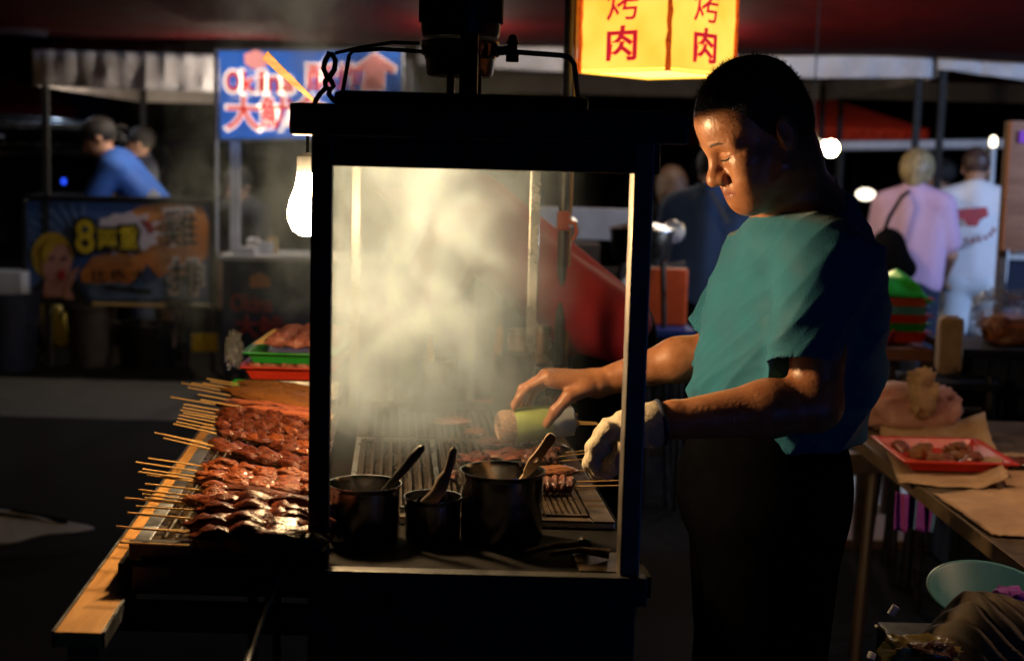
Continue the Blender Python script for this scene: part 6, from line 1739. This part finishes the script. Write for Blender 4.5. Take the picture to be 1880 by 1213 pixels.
# hollow sleeve mouth
sh.rc(hemL - axL * .03, hemL + axL * .1, .050, .056, .003, 's')
sh.rc(hemR - axR * .03, hemR + axR * .1, .047, .052, .003, 's')
# neck opening: tilted plane and a tube round the neck
nkp = np.array(W(1462, 378, 2.52)); nkn = np.array([-.16, -.12, 1.0]); nkn /= np.linalg.norm(nkn)
nq = nb2 + np.array([-.014, -.006, .052]); nd_ = np.array([-.2, -.05, 1.0]); nd_ /= np.linalg.norm(nd_)
sh.rc(nq, nq + nd_ * .14, .058, .10, .006, 's')
sme = sh.mesh('tshirt', [W(1230, 600, 2.4).x, 2.15, zhem - .03], [W(1680, 600, 2.5).x, 2.95, 1.45], .0042)
n = len(sme.vertices); v = np.empty(n * 3); sme.vertices.foreach_get('co', v); v = v.reshape(-1, 3)
nr = np.empty(n * 3); sme.vertices.foreach_get('normal', nr); nr = nr.reshape(-1, 3)
def foldset(v, o, d, wl, ph, sharp, noise_f, amp):
    d = np.array(d) / np.linalg.norm(d); t = (v - o) @ d
    wob = np.array([mnoise.noise(Vector(p) * noise_f) for p in v])
    wv = np.sin((t + .035 * wob) * 2 * math.pi / wl + ph)
    wv = 1 - 2 * np.abs(wv) ** sharp
    return amp * wv * (.55 + .9 * np.clip(np.array([mnoise.noise(Vector(p) * 5 + Vector((9, 2, ph))) for p in v]) + .25, 0, 1))
pxz = lambda x, y: np.array(W(x, y, 2.4))
o0 = pxz(1440, 520)
dn1 = np.array([-.62, 0, .45])      # creases running from the armpit down to the belly
dsp = foldset(v, o0, dn1, .16, .6, .8, 4.0, .0072) + foldset(v, o0, dn1 + np.array([.2, .2, .1]), .09, 2.1, .85, 5, .0032)
slv = np.exp(-(np.minimum(np.linalg.norm(np.cross(v - SL, axL), axis=1), .3) / .1) ** 2) * ((v - SL) @ axL > 0)
dsp += foldset(v, o0, dn1 + np.array([-.1, .3, .35]), .05, .3, 1, 6, .0007)
dsp2 = foldset(v, o0, np.array([.55, .2, .7]), .06, .1, 1, 6, .0009) + foldset(v, o0, np.array([.35, .1, .9]), .13, 1.1, .9, 5, .0034)
zf = np.clip((v[:, 2] - zhem) / .05, .25, 1) * np.clip((SL[2] + .02 - v[:, 2]) / .12, .4, 1)
v2 = v + nr * ((dsp * (1 - .55 * slv) + dsp2 * slv) * zf)[:, None]
# loose hem flutter
sme.vertices.foreach_set('co', v2.astype(np.float32).ravel()); sme.update()
def knit():
    m = mat('teal_knit', (.012, .140, .215), (.009, .112, .18), .78, scale=14, spec=.3, sheen=.15)
    n_, l_ = m.node_tree.nodes, m.node_tree.links
    tc = n_.new('ShaderNodeTexCoord'); mp = n_.new('ShaderNodeMapping'); mp.inputs['Rotation'].default_value = (0, R(35), R(20))
    vo = n_.new('ShaderNodeTexVoronoi'); vo.inputs['Scale'].default_value = 380
    bp = n_.new('ShaderNodeBump'); bp.inputs['Strength'].default_value = .3; bp.inputs['Distance'].default_value = .0012
    l_.new(tc.outputs['Object'], mp.inputs[0]); l_.new(mp.outputs[0], vo.inputs['Vector']); l_.new(vo.outputs['Distance'], bp.inputs['Height'])
    l_.new(bp.outputs[0], n_['Principled BSDF'].inputs['Normal'])
    return m
M['teal_knit'] = knit()
ts = make('tshirt', sme, M['teal_knit'], man)
# collar rib following the neck opening
M['collar'] = mat('collar_rib', (.012, .125, .155), (.008, .09, .115), .8, scale=60, bump=.4, bscale=300)
ring = []
for i in range(40):
    a = 2 * math.pi * i / 40
    ax = nd_
    ux = np.cross(ax, [0, 1, 0]); ux /= np.linalg.norm(ux); uy = np.cross(ax, ux)
    best = None
    for t in np.linspace(-.05, .12, 60):
        r_ = .058 + .042 * max(0, min(1, t / .14)) + .003
        q = nq + ax * t + (ux * math.cos(a) + uy * math.sin(a)) * r_
        if best is None and sh(q[None])[0] > 0: best = q
    ring.append(Vector(best if best is not None else q))
sm_ = [(ring[i - 2] + ring[i - 1] * 2 + ring[i] * 3 + ring[(i + 1) % 40] * 2 + ring[(i + 2) % 40]) / 9 for i in range(40)]
MB().tube(sm_ + [sm_[0]], .0085, 8, cap=False).build('collar', M['collar'], ts, smooth=True)
# hem stitching on the near sleeve
# ---- trousers, belt, pouch, shoes
tr = SDF()
bz = W(1400, 835, TY).z
tr.ell(np.array([W(1404, 850, TY).x, TY, bz - .06]), (.158, .185, .16), None, .03)
for Y, dx in ((2.43, 0), (2.62, 0)):
    x1 = W(1395, 1200, 2.5).x
    tr.rc([W(1402, 880, TY).x, Y, bz - .1], [x1, Y, .5], .125, .098, .04).rc([x1, Y, .5], [x1 + .02, Y, .08], .098, .082, .03)
tr.rc([W(1408, 830, TY).x, TY - .05, bz + .02], [W(1408, 830, TY).x, TY + .05, bz + .02], .118, .118, .05)
tr.plane((0, 0, .07), (0, 0, -1)); tr.plane((0, 0, bz + .07), (0, 0, 1))
make('trousers', tr.mesh('trousers', [W(1180, 900, 2.5).x, 2.2, .04], [W(1620, 900, 2.5).x, 2.9, bz + .08], .009), M['trousers'], man)
for Y in (2.43, 2.62):
    x1 = W(1395, 1200, 2.5).x + .02; sk = SDF()
    sk.rc([x1 + .05, Y, .05], [x1 - .15, Y - .02, .035], .048, .04, .03).plane((0, 0, .002), (0, 0, -1))
    make('shoe', sk.mesh('shoe', [x1 - .3, Y - .12, -.02], [x1 + .2, Y + .12, .14], .006), M['black'], man)
# ---- knitted glove on the near hand
g = SDF()
hand(g, w3(1186, 780, 2.285), w3(1122, 793, 2.28), (0, 1, 0), (0, 0, -1), [(p, r + .0042) for p, r in gl_f], [(p, r + .004) for p, r in gl_t], pr=.0268, k=.02)
g.rc(w3(1196, 778, 2.288), w3(1165, 783, 2.285), .0335, .034, .012)
gm = g.mesh('glove', w3(1130, 810, 2.28) - .15, w3(1130, 810, 2.28) + .15, .003)
n = len(gm.vertices); v = np.empty(n * 3); gm.vertices.foreach_get('co', v); v = v.reshape(-1, 3)
nr = np.empty(n * 3); gm.vertices.foreach_get('normal', nr); nr = nr.reshape(-1, 3)
cr = foldset(v, w3(1120, 800, 2.28), np.array([.8, .2, .45]), .06, .4, 1, 10, .0009)
gm.vertices.foreach_set('co', (v + nr * cr[:, None]).astype(np.float32).ravel()); gm.update()
glo = make('glove', gm, M['glove'], man)
ga, gb = Vector(w3(1210, 776, 2.29)), Vector(w3(1186, 780, 2.287))
ax = (ga - gb).normalized(); u = ax.orthogonal().normalized(); w = ax.cross(u)
for i in range(34):
    a = 2 * math.pi * i / 34; d = u * math.cos(a) + w * math.sin(a)
    MB().tube([gb - ax * .004 + d * .0335, gb.lerp(ga, .5) + d * .0335, ga + d * .035], .0026, 6).build('cuff_rib', M['glove'], glo, smooth=True)
MB().tube([ga + ax * .002 + (u * math.cos(a) + w * math.sin(a)) * .0355 for a in [2 * math.pi * i / 32 for i in range(33)]], .0042, 8, cap=False).build('cuff_band', M['navy'], glo, smooth=True)

# ---- seasoning bottle in the bare hand
A, B = Vector(w3(914, 783, 2.70)), Vector(w3(1050, 770, 2.745))
ax = (B - A); L = ax.length; ax.normalize()
bo = thing('seasoning_bottle', 'green plastic seasoning bottle with crusted spout held over the grill', 'bottle', A.lerp(B, .5))
rr = pxw(31, 2.72)
MB().lathe([(rr * .94, L * .2), (rr * 1.0, L * .22), (rr * 1.02, L * .5), (rr * 1.0, L * .68), (.001, L * .68)], A, 40, ax).build('bottle_body', M['green_bottle'], bo, smooth=True)
MB().lathe([(.001, L * .685), (rr * .98, L * .685), (rr * 1.0, L * .8), (rr * .97, L * .97), (rr * .8, L), (.001, L)], A, 40, ax).build('bottle_base', M['milky_plastic'], bo, smooth=True)
MB().lathe([(.001, .012), (rr * .55, .008), (rr * .75, .0), (rr * .93, .006), (rr * .97, L * .1), (rr * .95, L * .197), (.001, L * .197)], A, 40, ax).build('spout_cap', M['salt'], bo, smooth=True)
for i in range(40):
    a = random.uniform(0, 6.28); q = random.uniform(.1, .8) * rr
    u = ax.orthogonal().normalized(); w = ax.cross(u)
    if i < 26: place('crust_grain', BL[i % 6], M['salt'], bo, A + ax * .006 + u * q * math.cos(a) + w * q * math.sin(a), [random.uniform(.002, .0045)] * 3, (0, 0, a))

# ================================================================== smoke
def smoke(name, label, lo, hi, dens, fx, fz, fy, scale, ramp, floor_, col=(.66, .83, 1.0), shear=False, warp=.22):
    me = MB().box(lo, hi).mesh(name)
    m = bpy.data.materials.new(name); m.use_nodes = True
    n, l = m.node_tree.nodes, m.node_tree.links
    n.remove(n['Principled BSDF']); out = n['Material Output']
    tc = n.new('ShaderNodeTexCoord'); sep = n.new('ShaderNodeSeparateXYZ'); l.new(tc.outputs['Object'], sep.inputs[0])
    def ss(src, a, b):
        q = n.new('ShaderNodeMapRange'); q.interpolation_type = 'SMOOTHSTEP'
        q.inputs['From Min'].default_value = a; q.inputs['From Max'].default_value = b
        l.new(src, q.inputs[0]); return q.outputs[0]
    def mul(a, b, op='MULTIPLY'):
        q = n.new('ShaderNodeMath'); q.operation = op
        for i, x in enumerate((a, b)):
            if hasattr(x, 'links'): l.new(x, q.inputs[i])
            else: q.inputs[i].default_value = x
        return q.outputs[0]
    n1 = n.new('ShaderNodeTexNoise'); n1.inputs['Scale'].default_value = scale * .55; n1.inputs['Detail'].default_value = 2
    l.new(tc.outputs['Object'], n1.inputs['Vector'])
    va = n.new('ShaderNodeVectorMath'); va.operation = 'MULTIPLY_ADD'
    l.new(n1.outputs['Color'], va.inputs[0]); va.inputs[1].default_value = (warp * 1.6, warp, warp * 1.6)
    l.new(tc.outputs['Object'], va.inputs[2])
    mp = n.new('ShaderNodeMapping'); mp.inputs['Scale'].default_value = (1.15, .8, .75); l.new(va.outputs[0], mp.inputs[0])
    n2 = n.new('ShaderNodeTexNoise'); n2.inputs['Scale'].default_value = scale; n2.inputs['Detail'].default_value = 6; n2.inputs['Roughness'].default_value = .6
    l.new(mp.outputs[0], n2.inputs['Vector'])
    r = ss(n2.outputs[0], *ramp)
    d = mul(r, 1 - floor_); d = mul(d, floor_, 'ADD')
    shx = mul(mul(sep.outputs[1], -SH), SH * YF, 'ADD'); shx = mul(sep.outputs[0], shx, 'ADD')
    for ax_, L in ((0, fx), (1, fy), (2, fz)):
        for a, b_ in L: d = mul(d, ss(shx if ax_ == 0 and shear else sep.outputs[ax_], a, b_))
    vd = n.new('ShaderNodeVectorMath'); vd.operation = 'DISTANCE'; l.new(tc.outputs['Object'], vd.inputs[0]); vd.inputs[1].default_value = Bc
    d = mul(d, ss(vd.outputs['Value'], .10, .30))
    d = mul(d, dens)
    vs = n.new('ShaderNodeVolumePrincipled'); vs.inputs['Color'].default_value = (*col, 1); vs.inputs['Anisotropy'].default_value = .15
    l.new(d, vs.inputs['Density']); l.new(vs.outputs[0], out.inputs['Volume'])
    m.cycles.volume_step_rate = .3; m.cycles.homogeneous_volume = False
    o = make(name, me, m, None, False)
    o['kind'] = 'stuff'; o['label'] = label
    return o
smoke('smoke', 'pale smoke billowing off the grill inside the cart window', (-.47, 2.25, .89), (.24, 3.9, 1.75), 5.6,
      [(.20, -.13), (-.31, -.265)], [(.89, .97), (1.75, 1.55)], [(2.3, 2.55), (3.9, 3.4)], 8.5, (.46, .65), .15, shear=True)
smoke('smoke', 'thin smoke drifting away left of the cart', (-1.25, 3.0, 1.0), (-.36, 4.4, 2.05), 3.4,
      [(-.88, -.58), (-.36, -.47)], [(1.0, 1.2), (2.05, 1.9)], [(3.0, 3.2), (4.4, 4.0)], 5.5, (.5, .7), .01)
